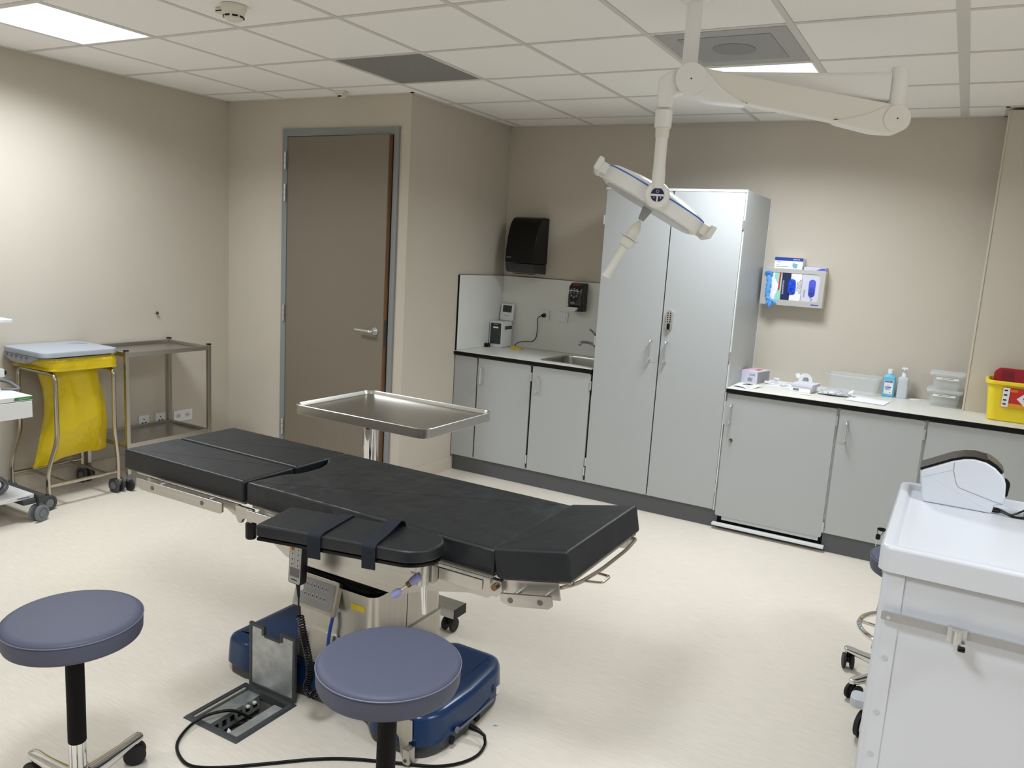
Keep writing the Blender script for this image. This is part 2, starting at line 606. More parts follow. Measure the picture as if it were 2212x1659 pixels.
# ceiling smoke detector with its small indicator, and a motion sensor over the door
t = thing('smoke_detector', (2.07, .33, H), 'cream round smoke detector hanging from the ceiling tiles', 'smoke detector')
part(t, 'base', G().cyl((2.07, .33, H), (2.07, .33, H - .018), .053, seg=32, b=.003), WARMW)
part(t, 'head', G().lathe([(.0, H - .062), (.028, H - .062), (.036, H - .056), (.045, H - .034), (.05, H - .018)], (2.07, .33, 0)), WARMW)
for i in range(8):
    a = i * math.pi / 4 + .2
    c = V(2.07 + .041 * math.cos(a), .33 + .041 * math.sin(a), H - .047)
    M = Matrix.Translation(c) @ Matrix.Rotation(a, 4, 'Z') @ Matrix.Rotation(math.radians(-28), 4, 'Y')
    part(t, 'slot', G().box(-.0015, .0015, -.011, .011, -.004, .004, M=M), BLACKM)
t2 = thing('alarm_indicator', (1.985, .345, H), 'small cream indicator lamp beside the smoke detector', 'indicator')
part(t2, 'body', G().prism(rrect(.055, .04, .008), .022, (1.985, .345, H - .022), b=.003), WARMW)
part(t2, 'slot', G().box(1.965, 2.005, .3235, .3255, H - .016, H - .012), BLACKM)
t = thing('motion_sensor', (1.24, 1.9, H), 'small white motion sensor on the ceiling above the door', 'sensor')
part(t, 'base', G().prism(rrect(.09, .05, .008), .012, (1.24, 1.9, H - .012), b=.002), WARMW)
part(t, 'lens_housing', G().prism([(-.028, 0), (.028, 0), (.022, -.026), (-.018, -.026)], .04, (1.24, 1.885, H - .012), u=(1, 0, 0), v=(0, 0, 1), n=(0, 1, 0), b=.003), WARMW)
part(t, 'lens', G().box(1.226, 1.258, 1.8835, 1.8845, H - .036, H - .028), BLACKM)

# ------------------------------------------------------------------ door
d = struct('door_1', G().box(DX0 - .018, DX0 + .028, YD - .018, YD + .1, 0, DZ + .012, .002)
           .box(DX1 - .028, DX1 + .01, YD - .018, YD + .1, 0, DZ + .012, .002)
           .box(DX0 + .028, DX1 - .028, YD - .018, YD + .1, DZ - .036, DZ + .012, .002), FRAMEM, 'tall grey-brown door standing slightly ajar in a grey frame')
MD = Matrix.Translation((.655, YD - .012, 0)) @ Matrix.Rotation(math.radians(-2.3), 4, 'Z')
LW = .928
leaf = part(d, 'door_leaf', G().box(.0, LW, 0, .038, .012, DZ - .04, .001, M=MD), DOORM, 'grey-brown laminate leaf')
part(d, 'edge_strip', G().box(LW + .0002, LW + .004, .001, .037, .012, DZ - .04, M=MD), WOODE, 'bare brown wooden edge')
part(d, 'latch_plate', G().box(LW + .0042, LW + .006, .008, .03, .96, 1.14, M=MD), DGREY)
hd = G().cyl(MD @ V(LW - .065, 0, 1.06), MD @ V(LW - .065, -.009, 1.06), .026, seg=28, b=.002)
part(d, 'rosette', hd, ALU)
part(d, 'door_handle', G().tube(fillet([MD @ V(LW - .065, -.008, 1.06), MD @ V(LW - .065, -.055, 1.06), MD @ V(LW - .2, -.052, 1.062)], .012), .0095, 12), ALU, 'brushed metal lever')
for z in (2.175, 1.955, 1.105, .265):
    part(d, 'hinge', G().cyl((.645, YD - .027, z - .06), (.645, YD - .027, z - .021), .009, seg=14, b=.001).cyl((.645, YD - .027, z - .019), (.645, YD - .027, z + .019), .009, seg=14, b=.001).cyl((.645, YD - .027, z + .021), (.645, YD - .027, z + .06), .009, seg=14, b=.001), ALU)
# ------------------------------------------------------------------ cabinets and worktops
CF = 2.65                                             # door face plane
def front_panel(x0, x1, z0, z1, r=.014):
    return G().prism(rpoly([(x0, z0), (x1, z0), (x1, z1), (x0, z1)], r), .018, (0, CF + .018, 0), u=(1, 0, 0), v=(0, 0, 1), n=(0, -1, 0), b=.0015)

def add_handle(par, x, z0, z1, side):
    """bow handle with a thin plate running to the door edge on the given side"""
    part(par, 'handle_plate', G().prism(rrect(.05, z1 - z0 + .035, .006, cx=x + side * .016, cy=(z0 + z1) / 2), .0012, (0, CF - .0002, 0), u=(1, 0, 0), v=(0, 0, 1), n=(0, -1, 0)), CABH)
    part(par, 'handle', G().tube(fillet([(x, CF + .001, z1), (x, CF - .033, z1), (x, CF - .033, z0), (x, CF + .001, z0)], .018), .0062, 10), ALU, 'bowed aluminium handle')

CABH = mat('handle_plate_grey', (178, 181, 182), 0.3)
def hinge(par, x, z):
    part(par, 'hinge', G().cyl((x, CF - .002, z - .028), (x, CF - .002, z + .028), .0055, seg=10, b=.001).box(x - .007, x + .007, CF - .001, CF + .004, z - .03, z + .03, .001), ALU)

def carcass(x0, x1, z0, z1):
    return G().box(x0, x1, CF + .0185, YB - .001, z0, z1, .001)

CG = 'grey laminate cabinets along the back wall'
Z0, Z1 = .122, .872
t = thing('filler_cabinet', (1.82, 2.97, 0), 'narrow grey filler panel unit against the niche wall', 'cabinet', CG)
part(t, 'body', carcass(1.7155, 1.919, .115, .877), CABE)
part(t, 'front_panel', front_panel(1.722, 1.914, Z0, Z1), CABG)
t = thing('base_cabinet', (2.14, 2.97, 0), 'grey base cabinet below the small label printer', 'cabinet', CG)
part(t, 'body', carcass(1.9195, 2.368, .115, .877), CABE)
dr = part(t, 'door', front_panel(1.926, 2.360, Z0, Z1), CABG)
add_handle(dr, 1.966, .69, .805, -1)
hinge(dr, 2.366, .79); hinge(dr, 2.366, .195)
t = thing('sink_cabinet', (2.6, 2.97, 0), 'grey base cabinet below the sink', 'cabinet', CG)
part(t, 'body', carcass(2.3685, 2.827, .115, .72), CABE)
dr = part(t, 'door', front_panel(2.376, 2.818, Z0, Z1), CABG)
add_handle(dr, 2.424, .69, .805, -1)
hinge(dr, 2.822, .79); hinge(dr, 2.822, .195)

for nm, x0, x1 in (('base_cabinet', 2.3605, 2.3755), ('filler_cabinet', 1.9145, 1.9255), ('sink_cabinet', 2.8185, 2.827)):
    part(bpy.data.objects[nm], 'gap_shade', G().box(x0, x0 + .006, CF + .014, CF + .0184, .13, .865), BLACKM)  # black strip stands in for the shadow in the gap beside each door

t = thing('tall_cabinet', (3.285, 2.97, 0), 'tall grey two-door cabinet with keypad lock', 'cabinet', CG)
part(t, 'body', carcass(2.8275, 3.7385, .115, 2.094), CABG)
part(t, 'top_edge', G().box(2.8275, 3.7385, CF + .002, CF + .018, 2.079, 2.094, .001), CABE)
part(t, 'side_edge', G().box(3.7305, 3.7385, CF + .004, CF + .0184, .115, 2.078, .001), CABE)
part(t, 'wall_seal', G().box(3.7386, 3.744, YB - .006, YB - .0005, .906, 2.094, .001), CABE)
for x0, x1, hx, sd, hg in ((2.835, 3.279, 3.226, 1, 2.829), (3.287, 3.729, 3.330, -1, 3.734)):
    dr = part(t, 'door', front_panel(x0, x1, Z0, 2.077), CABG)
    add_handle(dr, hx, 1.02, 1.145, sd)
    for z in (1.888, 1.098, .262):
        hinge(dr, hg, z)
part(t, 'door_gap_shade', G().box(3.2795, 3.2865, CF + .016, CF + .0184, .13, 2.07), BLACKM)  # black strip puts a shadow into the slit between the two doors
g = G().prism(rrect(.043, .125, .02, 6), .02, (3.334, CF, 1.285), u=(1, 0, 0), v=(0, 0, 1), n=(0, -1, 0), b=.005)
kl = part(t, 'keypad_lock', g, ALU, 'silver keypad lock with black buttons')
for r in range(5):
    for c in range(2):
        part(kl, 'button', G().cyl((3.3255 + c * .017, CF - .0195, 1.327 - r * .0135), (3.3255 + c * .017, CF - .022, 1.327 - r * .0135), .0042, seg=10), BLACKM)
part(kl, 'key_slot', G().prism(rrect(.02, .04, .009), .004, (3.334, CF - .0195, 1.243), u=(1, 0, 0), v=(0, 0, 1), n=(0, -1, 0), b=.001), BLACKP)

t = thing('lockable_cabinet', (4.07, 2.97, 0), 'grey base cabinet with key lock and pull-out step', 'cabinet', CG)
part(t, 'body', carcass(3.739, 4.3955, .112, .877), CABE)
dr = part(t, 'door', front_panel(3.747, 4.388, .088, Z1), CABG)
add_handle(dr, 3.781, .69, .805, -1)
hinge(dr, 4.392, .797); hinge(dr, 4.392, .155)
lk = part(dr, 'lock', G().cyl((3.797, CF, .582), (3.797, CF - .008, .582), .011, seg=18, b=.002), BRASS)
part(dr, 'key', G().box(3.7958, 3.7982, CF - .03, CF - .0085, .577, .587).prism(rrect(.003, .03, .001), .002, (3.797, CF - .03, .568), u=(0, 1, 0), v=(0, 0, 1), n=(1, 0, 0)), ALU)
part(t, 'step_panel', G().box(3.785, 4.37, 2.672, 2.684, .058, .108, .002), CABE)
part(t, 'step_bar', G().box(3.735, 4.41, 2.632, 2.668, .026, .042, .002), WHITE, 'white bar of the step')
part(t, 'step_recess_shade', G().box(3.757, 4.391, 2.69, 2.75, .0255, .1115), BLACKM)  # solid black block stands in for the shade behind the step
t = thing('base_cabinet', (4.62, 2.97, 0), 'grey base cabinet below the blue bottle', 'cabinet', CG)
part(t, 'body', carcass(4.396, 4.853, .115, .877), CABE)
dr = part(t, 'door', front_panel(4.404, 4.846, Z0, Z1), CABG)
add_handle(dr, 4.45, .69, .805, -1)
hinge(dr, 4.851, .793); hinge(dr, 4.851, .195)
t = thing('base_cabinet', (5.2, 2.97, 0), 'grey base cabinet below the yellow sharps bin', 'cabinet', CG)
part(t, 'body', G().box(4.8535, 5.6, CF + .0185, PY - .001, .115, .877, .001), CABE)
part(t, 'door', front_panel(4.862, 5.59, Z0, Z1), CABG)

g = G().box(1.7155, 3.756, 2.682, 2.72, 0, .1145).box(3.756, 4.392, 2.682, 2.70, 0, .025).box(4.392, 5.6, 2.682, 2.72, 0, .1145)
struct('trim_3', g, PLINTH, 'dark grey plinth running below the cabinets')

# worktops: pale laminate sheet on a black edged core
def ring_box(g, x0, x1, y0, y1, z0, z1, hx0, hx1, hy0, hy1):
    return g.box(x0, hx0, y0, y1, z0, z1).box(hx1, x1, y0, y1, z0, z1).box(hx0, hx1, y0, hy0, z0, z1).box(hx0, hx1, hy1, y1, z0, z1)
t = thing('worktop', (2.27, 2.97, .878), 'short pale worktop with black edge holding the sink', 'worktop')
part(t, 'core', ring_box(G(), 1.7155, 2.827, 2.636, YB - .001, .878, .9025, 2.385, 2.79, 2.745, 3.15), BLACKM, 'black front edge')
part(t, 'laminate', ring_box(G(), 1.7155, 2.827, 2.6362, YB - .001, .9025, .905, 2.385, 2.79, 2.745, 3.15), TOPW)
t = thing('worktop', (4.6, 2.97, .878), 'long pale worktop with black edge carrying bottles and boxes', 'worktop')
part(t, 'core', G().box(3.7392, 5.0195, 2.636, YB - .001, .878, .9025).box(5.0195, 5.6, 2.636, PY - .001, .878, .9025), BLACKM, 'black front edge')
part(t, 'laminate', G().box(3.7392, 5.0195, 2.6362, YB - .001, .9025, .905).box(5.0195, 5.6, 2.6362, PY - .001, .9025, .905), TOPW)

# sink with mixer tap
t = thing('sink', (2.59, 2.95, .74), 'stainless steel sink basin set into the short worktop', 'sink')
cx, cy = 2.5875, 2.9475
rings = []
for w, h_, z, r in ((.44, .44, .9055, .06), (.44, .44, .9075, .06), (.40, .40, .9075, .06), (.392, .392, .895, .058), (.37, .37, .76, .06), (.33, .33, .745, .06)):
    rings.append([(cx + p[0], cy + p[1], z) for p in rrect(w, h_, r, 5)])
g = G().loft(rings, caps=False)
t_bot = bmesh.ops.contextual_create(g.bm, geom=[e for e in g.bm.edges if e.is_boundary and all(abs(v.co.z - .745) < 1e-4 for v in e.verts)])
part(t, 'basin', g, STEEL)
part(t, 'drain', G().cyl((cx, cy, .7455), (cx, cy, .749), .04, seg=28, b=.001), CHROME)
t = thing('mixer_tap', (2.62, 3.2, .905), 'chrome single-lever mixer tap beside the tall cabinet', 'tap')
part(t, 'body', G().lathe([(.028, .905), (.028, .915), (.022, .925), (.022, .99), (.026, 1.0), (.026, 1.03), (.012, 1.045), (0, 1.045)], (2.62, 3.2, 0), seg=20), CHROME)
part(t, 'spout', G().tube(cat([(2.62, 3.2, .975), (2.60, 3.15, 1.01), (2.575, 3.08, 1.03), (2.555, 3.03, 1.03), (2.55, 3.015, 1.01)], 6), .012, 12), CHROME)
part(t, 'lever', G().tube(cat([(2.62, 3.2, 1.04), (2.615, 3.17, 1.07), (2.60, 3.12, 1.105), (2.59, 3.09, 1.125)], 5), [.011] * 8 + [.009] * 8, 10), CHROME)

# splashback panels
t = thing('splashback', (1.73, 3.27, .905), 'white splashback panels around the sink worktop corner', 'splashback')
part(t, 'panel', G().box(1.7285, 2.826, YB - .012, YB - .0005, .906, 1.456, .001), mat('splash_laminate', (226, 227, 222), .38), 'panel on the back wall')
part(t, 'panel', G().box(1.7152, 1.728, 2.652, YB - .0005, .906, 1.456, .001), MATS['splash_laminate'])
part(t, 'edge_strip', G().box(1.7152, 1.7284, 2.648, 2.6518, .906, 1.456), BLACKM)
part(t, 'edge_strip', G().box(2.814, 2.8262, YB - .0165, YB - .0122, .906, 1.40), BLACKM)
g = G().box(1.7152, 1.728, 2.652, YB - .0005, 1.4562, 1.4585).box(1.728, 2.826, YB - .012, YB - .0005, 1.4562, 1.4585)
part(t, 'top_edge', g, DGREY)

# ------------------------------------------------------------------ wall mounted things
YS = YB - .012
def yz_prism(prof, x0, x1, yw, b=.004):
    """profile of (distance from wall, z) swept along x"""
    return G().prism([(yw - a, z) for a, z in prof], x1 - x0, (x0, 0, 0), u=(0, 1, 0), v=(0, 0, 1), n=(1, 0, 0), b=b, seg=3)
t = thing('paper_towel_dispenser', (1.98, YB, 1.49), 'black paper towel dispenser on the wall above the splashback', 'towel dispenser')
part(t, 'cover', yz_prism([(.002, 1.912), (.085, 1.912), (.125, 1.895), (.16, 1.85), (.19, 1.76), (.208, 1.66), (.214, 1.566), (.002, 1.566)], 1.845, 2.10, YB, .008), BLACKP)
part(t, 'lower_housing', yz_prism([(.002, 1.563), (.212, 1.563), (.205, 1.52), (.19, 1.495), (.002, 1.487)], 1.85, 2.095, YB, .006), mat('smoke_grey_plastic', (40, 41, 43), .25))
part(t, 'paper_slot', G().box(1.89, 2.06, YB - .16, YB - .1, 1.484, 1.4875), BLACKM)
part(t, 'logo', G().cyl((1.868, YB - .2118, 1.605), (1.868, YB - .2135, 1.605), .006, seg=16).box(1.878, 1.90, YB - .2135, YB - .2118, 1.602, 1.608), INKG, 'small grey printed emblem')

t = thing('soap_dispenser', (2.41, YS, 1.235), 'black wall soap dispenser with grey dot emblem by the tall cabinet', 'soap dispenser')
x0, x1 = 2.352, 2.468
part(t, 'housing', yz_prism([(.001, 1.447), (.045, 1.447), (.075, 1.435), (.092, 1.40), (.098, 1.35), (.098, 1.30), (.09, 1.275), (.07, 1.235), (.001, 1.235)], x0, x1, YS, .008), mat('dispenser_dark_green', (26, 31, 30), .3))
fp = rpoly([(x0 + .006, 1.425), (x1 - .02, 1.425), (x1 - .03, 1.35), (x1 - .05, 1.292), (x0 + .035, 1.292), (x0 + .012, 1.35)], .008)
part(t, 'front_plate', G().prism(fp, .003, (0, YS - .096, 0), u=(1, 0, 0), v=(0, 0, 1), n=(0, -1, 0), b=.001), BLACKP)
yq = YS - .0992
part(t, 'red_label', G().box(x0 + .03, x1 - .035, YS - .083, YS - .08, 1.427, 1.436), INKR)
part(t, 'highlight_bar', G().box(x0 + .008, x1 - .024, yq - .0014, yq, 1.386, 1.391), PAPER, 'white bar painted as a highlight')  # white bar across the plate paints a glossy highlight
for q in ((2.402, 1.402), (2.378, 1.397), (2.424, 1.397), (2.371, 1.374), (2.43, 1.374), (2.38, 1.352), (2.422, 1.352), (2.401, 1.342)):
    part(t, 'dot', G().cyl((q[0], yq, q[1]), (q[0], yq - .001, q[1]), .0085, seg=14), INKG)
part(t, 'dot', G().cyl((2.401, yq, 1.373), (2.401, yq - .001, 1.373), .011, seg=16), DGREY)
part(t, 'badge', G().prism(ell(.02, .009, 20, cx=2.395, cy=1.30), .002, (0, yq + .001, 0), u=(1, 0, 0), v=(0, 0, 1), n=(0, -1, 0)), INKG)
part(t, 'push_lever', G().prism(rpoly([(x0 - .002, 1.268), (x0 + .006, 1.248), (x0 + .03, 1.238), (x1 - .055, 1.238), (x1 - .03, 1.25), (x1 - .025, 1.268)], .006), .03, (0, YS - .085, 0), u=(1, 0, 0), v=(0, 0, 1), n=(0, -1, 0), b=.004), mat('lever_pale', (214, 216, 214), .3), 'pale push lever')

def wall_plate(name, c, un, vn, nn, w, h_, label, cat_, group):
    t = thing(name, c, label, cat_, group)
    part(t, 'cover_plate', G().prism(rrect(w, h_, .005), .009, c, u=un, v=vn, n=nn, b=.002), WHITE)
    return t
def socket_face(t, c, un, vn, nn):
    c, un, vn, nn = Vector(c), Vector(un), Vector(vn), Vector(nn)
    part(t, 'socket_ring', G().lathe([(.0165, .0095), (.0215, .0095), (.0215, .011), (.0185, .0115), (.0165, .0095)], c, nn, 24), WHITE)
    part(t, 'socket_well', G().cyl(c + nn * .0092, c + nn * .0098, .0165, seg=24), mat('socket_shadow', (196, 196, 192), .5))
    for s in (-1, 1):
        part(t, 'pin_hole', G().cyl(c + un * (s * .0095) + nn * .0099, c + un * (s * .0095) + nn * .0104, .003, seg=10), BLACKM)
BX, BZ, BN = (1, 0, 0), (0, 0, 1), (0, -1, 0)
t = wall_plate('wall_socket', (2.118, YS, 1.176), BX, BZ, BN, .082, .078, 'white wall socket with black plug above the sink worktop', 'socket', 'wall sockets')
socket_face(t, (2.118, YS, 1.176), BX, BZ, BN)
t = wall_plate('wall_switch', (2.278, YS, 1.177), BX, BZ, BN, .082, .078, 'white switch plate under the soap dispenser', 'switch', None)
part(t, 'rocker', G().prism(rrect(.052, .052, .003), .004, (2.278, YS - .009, 1.177), u=BX, v=BZ, n=BN, b=.0015), WHITE)
part(t, 'rocker_seam', G().box(2.254, 2.302, YS - .0134, YS - .0131, 1.1765, 1.1775), INKG)
t = thing('power_lead', (2.118, YS - .011, 1.176), 'black power lead from the label printer to the wall socket', 'cable')
part(t, 'plug', G().cyl((2.118, YS - .0122, 1.176), (2.118, YS - .04, 1.176), .0165, .013, seg=20, b=.003), BLACKP)
part(t, 'lead', G().tube(cat([(2.105, YS - .03, 1.174), (2.075, YS - .035, 1.15), (2.07, YS - .02, 1.08), (2.06, YS - .015, 1.0), (2.03, YS - .02, .965), (1.97, YS - .03, .958), (1.92, YS - .05, .945), (1.895, YS - .07, .912), (1.88, YS - .075, .911)], 8), .0032, 8), BLACKP)

t = thing('label_printer', (1.80, 3.17, .905), 'white label printer with raised display lid on the sink worktop', 'printer')
LX0, LX1, LY0, LY1, LZ1 = 1.738, 1.852, 3.085, 3.235, 1.105
part(t, 'body', G().prism(rrect(LX1 - LX0, LZ1 - .9055, .012, cx=(LX0 + LX1) / 2, cy=(LZ1 + .9055) / 2), LY1 - LY0, (0, LY1, 0), u=BX, v=BZ, n=BN, b=.003), WHITE)
part(t, 'front_door', G().prism(rrect(.094, .162, .008, cx=(LX0 + LX1) / 2, cy=1.013), .003, (0, LY0 - .0001, 0), u=BX, v=BZ, n=BN, b=.001), SCREEN, 'dark grey front flap')
part(t, 'paper_label', G().box(1.773, 1.818, LY0 - .0048, LY0 - .0034, 1.055, 1.067), PAPER)
part(t, 'slot', G().box(1.765, 1.828, LY0 - .0042, LY0 - .0034, 1.071, 1.075), BLACKM)
part(t, 'brand_mark', G().text('brother', .011, (1.795, LY0 - .0034, 1.084), BX, BZ), PAPER)
part(t, 'side_window', G().box(LX1 + .0001, LX1 + .001, 3.125, 3.232, 1.045, 1.072), SCREEN)
ML = Matrix.Translation((1.80, 3.236, LZ1 + .002)) @ Matrix.Rotation(math.radians(-8), 4, 'X')
lid = part(t, 'lid', G().prism(rrect(.118, .132, .01, cy=.066), .014, (0, 0, 0), u=BX, v=BZ, n=BN, b=.003, M=ML), WHITE)
part(lid, 'display', G().prism(rrect(.08, .054, .003, cy=.092), .001, (0, -.0142, 0), u=BX, v=BZ, n=BN, M=ML), SCREEN)
part(lid, 'latch_mark', G().box(-.022, .022, -.0152, -.0142, .04, .043, M=ML), INKG)
t = thing('power_adapter', (1.745, 3.02, .905), 'small black power adapter on the sink worktop beside the label printer', 'adapter')
part(t, 'block', G().box(1.729, 1.762, 3.03, 3.072, .9055, .935, .004), BLACKP)
part(t, 'lead', G().tube(cat([(1.735, 3.07, .915), (1.7325, 3.10, .93), (1.733, 3.16, .93), (1.735, 3.24, .92)], 6), .0028, 8), BLACKP)
g = G()
random.seed(4)
rings = []
for i in range(7):
    s = i / 6
    w = .018 + .022 * math.sin(math.pi * (s * .8 + .1))
    rings.append([(1.905 + s * .1 + .003 * math.sin(k * 2.1 + i), 3.15 + w * math.cos(k * math.pi / 5) * .9, .906 + .022 * max(0, math.sin(k * math.pi / 5)) * (1 - .5 * s) + .002 * math.sin(k * 3 + i * 2)) for k in range(10)])
g.loft(rings)
single('yellow_strap', g, YELBAG, 'crumpled yellow plastic strip lying behind the label printer', 'strip')
# tiny grey sticker on the worktop edge
# ------------------------------------------------------------------ glove dispenser on the back wall
GX0, GX1, GZ0, GZ1, GY0, GY1 = 3.758, 4.152, 1.413, 1.648, 3.185, 3.283
t = thing('glove_box_holder', ((GX0 + GX1) / 2, YB, GZ0), 'steel glove box holder fixed to the back wall', 'holder')
g = G()
ox0, ox1, oz0, oz1 = GX0 + .028, GX1 - .03, GZ0 + .036, GZ1 - .024
outer = rrect(GX1 - GX0, GZ1 - GZ0, .004, 4, (GX0 + GX1) / 2, (GZ0 + GZ1) / 2)
inner = rrect(ox1 - ox0, oz1 - oz0, .018, 4, (ox0 + ox1) / 2, (oz0 + oz1) / 2)
tb = bmesh.new()
va = [[tb.verts.new((p[0], y, p[1])) for p in ring] for y in (GY0, GY0 + .0015) for ring in (outer, inner)]
k = len(outer)
for i in range(k):
    j = (i + 1) % k
    tb.faces.new((va[0][i], va[0][j], va[1][j], va[1][i]))
    tb.faces.new((va[2][i], va[3][i], va[3][j], va[2][j]))
    tb.faces.new((va[1][i], va[1][j], va[3][j], va[3][i]))
    tb.faces.new((va[0][i], va[2][i], va[2][j], va[0][j]))
bmesh.ops.recalc_face_normals(tb, faces=tb.faces)
g.add(tb)
HOLD = mat('holder_steel', (222, 220, 216), .35, .55)
part(t, 'front_plate', g, HOLD)
part(t, 'tray', G().box(GX0, GX1, GY0 + .0016, GY1, GZ0, GZ0 + .0015).box(GX0, GX0 + .0015, GY0 + .0016, GY1, GZ0 + .0015, GZ1).box(GX1 - .0015, GX1, GY0 + .0016, GY1, GZ0 + .0015, GZ1).box(GX0, GX1, GY1, GY1 + .0015, GZ0, GZ1), HOLD)
part(t, 'brand_mark', G().box(GX1 - .07, GX1 - .022, GY0 - .0006, GY0 - .0001, GZ0 + .014, GZ0 + .02), INKB, 'small blue maker mark')
zb, zt, yb0 = GZ0 + .003, GZ1 - .004, GY0 + .004
def glove_crumple(c, a, b_, m, seed, par=None, name='glove'):
    random.seed(seed)
    rings = []
    n = 20
    for s in (0, .35, .6, .8, .95, 1.0):
        f = math.sqrt(max(0, 1 - s ** 2)) if s < 1 else .0
        rr = []
        for kk in range(n):
            th = 2 * math.pi * kk / n
            q = 1 + .12 * math.sin(3 * th + seed) + .08 * math.sin(7 * th + s * 5)
            e = 4.0
            cc, ss = math.cos(th), math.sin(th)
            px = a * math.copysign(abs(cc) ** .6, cc) * max(.08, f if s > 0 else 1) * (1 if s == 0 else q)
            pz = b_ * math.copysign(abs(ss) ** .6, ss) * max(.08, f if s > 0 else 1) * (1 if s == 0 else q)
            rr.append((c[0] + px, c[1] - .014 * s - .004 * math.sin(5 * th + s * 9), c[2] + pz))
        rings.append(rr)
    return G().loft(rings)
GG = 'glove boxes in the steel holder'
b1 = thing('glove_box', (3.82, 3.23, zb), 'white and mint glove box with red stripe in the steel holder', 'glove box', GG)
part(b1, 'carton', G().box(3.762, 3.885, yb0, GY1 - .002, zb, zt, .001), PAPER)
part(b1, 'mint_print', G().prism([(3.853, zb), (3.8845, zb), (3.8845, zt), (3.842, zt), (3.836, zt - .05), (3.866, zb + .13), (3.862, zb + .09), (3.848, zb + .05)], .0006, (0, yb0 - .0001, 0), u=BX, v=BZ, n=BN), INKM)
part(b1, 'red_stripe', G().prism([(3.868, zt), (3.879, zt), (3.876, zb + .10), (3.866, zb + .085)], .0006, (0, yb0 - .0009, 0), u=BX, v=BZ, n=BN), INKR)
b2 = thing('glove_box', (3.945, 3.23, zb), 'black and white glove box with royal blue gloves in the opening', 'glove box', GG)
part(b2, 'carton', G().box(3.887, 4.012, yb0, GY1 - .002, zb, zt, .001), PAPER)
part(b2, 'black_print', G().box(3.8875, 3.942, yb0 - .0008, yb0 - .0001, zb + .001, zt - .001), INKN)
part(b2, 'gloves', glove_crumple((3.953, yb0 - .002, 1.535), .024, .05, ROYB, 3), ROYB, 'royal blue gloves in the oval opening')
part(b2, 'side_lettering', G().text('EXAMINATION', .013, (3.898, yb0 - .0009, 1.53), (0, 0, 1), (-1, 0, 0)), PAPER)
part(b2, 'lettering', G().text('ADVANCED', .017, (4.003, yb0 - .0002, 1.54), (0, 0, -1), (1, 0, 0)).text('NITRILE', .017, (3.988, yb0 - .0002, 1.54), (0, 0, -1), (1, 0, 0)), INK)
b3 = thing('glove_box', (4.082, 3.23, zb), 'lilac size XL glove box standing proud of the steel holder', 'glove box', GG)
part(b3, 'carton', G().box(4.014, 4.149, yb0, GY1 - .002, zb, GZ1 + .022, .001), LILACP)
part(b3, 'opening', G().prism(rrect(.042, .112, .02, 6, 4.078, 1.535), .0012, (0, yb0 - .0001, 0), u=BX, v=BZ, n=BN, b=.0005), INDB, 'indigo gloves in the rounded slot')
part(b3, 'fold', glove_crumple((4.078, yb0 - .001, 1.515), .014, .035, INDB, 8), INDB)
part(b3, 'lettering', G().text('NITRILE', .014, (4.034, yb0 - .0002, 1.50), (0, 0, 1), (-1, 0, 0)).text('XL', .017, (4.082, yb0 - .0002, 1.461), (0, 0, -1), (1, 0, 0)), INKN)
part(b3, 'top_print', G().prism([(4.09, 1.651), (4.147, 1.651), (4.147, 1.666), (4.12, 1.664)], .0006, (0, yb0 - .0001, 0), u=BX, v=BZ, n=BN), INDB)
# glove drooping out of the first box over the holder rim
tg = thing('disposable_glove', (3.81, GY0, 1.45), 'light blue glove drooping over the rim of the steel holder', 'glove')
pts = cat([(3.802, yb0 - .008, 1.618), (3.805, yb0 - .014, 1.585), (3.808, yb0 - .016, 1.55), (3.806, yb0 - .018, 1.51), (3.806, GY0 - .012, 1.475), (3.816, GY0 - .014, 1.45), (3.828, GY0 - .012, 1.432)], 4)
rings = []
for i, p in enumerate(pts):
    s = i / (len(pts) - 1)
    w = .016 + .004 * math.sin(i * 1.7) - .003 * s
    rings.append([(p.x + w * math.cos(a) + .002 * math.sin(i * 2.3 + 3 * a), p.y + .007 * math.sin(a) + .0015 * math.sin(i * 3.1 + 2 * a), p.z + .004 * math.cos(2 * a + i)) for a in (q * math.pi / 7 for q in range(14))])
part(tg, 'cuff', G().loft(rings), SKYB)
for a, b_ in (((3.816, 1.435), (3.806, 1.405)), ((3.826, 1.43), (3.822, 1.388)), ((3.834, 1.433), (3.833, 1.398)), ((3.838, 1.44), (3.87, 1.418)), ((3.822, 1.445), (3.86, 1.430))):
    part(tg, 'finger', G().tube(cat([(a[0], GY0 - .012, a[1]), ((a[0] + b_[0]) / 2, GY0 - .015, (a[1] + b_[1]) / 2 + .002), (b_[0], GY0 - .01, b_[1])], 4), [.008] * 6 + [.0075, .006, .003], 8), SKYB)
part(tg, 'bunched_cuff', glove_crumple((3.80, yb0 - .008, 1.615), .028, .014, SKYB, 5), SKYB)

t = thing('mask_box', (3.915, 3.23, GZ1), 'blue and white face mask box lying on the glove holder', 'box')
MX0, MX1, MZ0, MZ1, MY0 = 3.826, 4.004, GZ1 + .0005, 1.722, 3.192
part(t, 'carton', G().box(MX0, MX1, MY0, GY1 - .002, MZ0, MZ1, .001), PAPER)
part(t, 'blue_band', G().box(MX0, MX1, MY0 - .0006, MY0 - .0001, MZ1 - .021, MZ1), INKB)
part(t, 'mask_print', G().prism(rpoly([(3.942, MZ0 + .04), (3.974, MZ0 + .034), (3.968, MZ0 + .008), (3.95, MZ0 + .008), (3.94, MZ0 + .02)], .004), .0006, (0, MY0 - .0001, 0), u=BX, v=BZ, n=BN), mat('mask_blue', (120, 172, 222), .6))
part(t, 'lettering', G().text('MEDICAL', .011, (3.963, MY0 - .0006, MZ1 - .011), BX, BZ), PAPER)
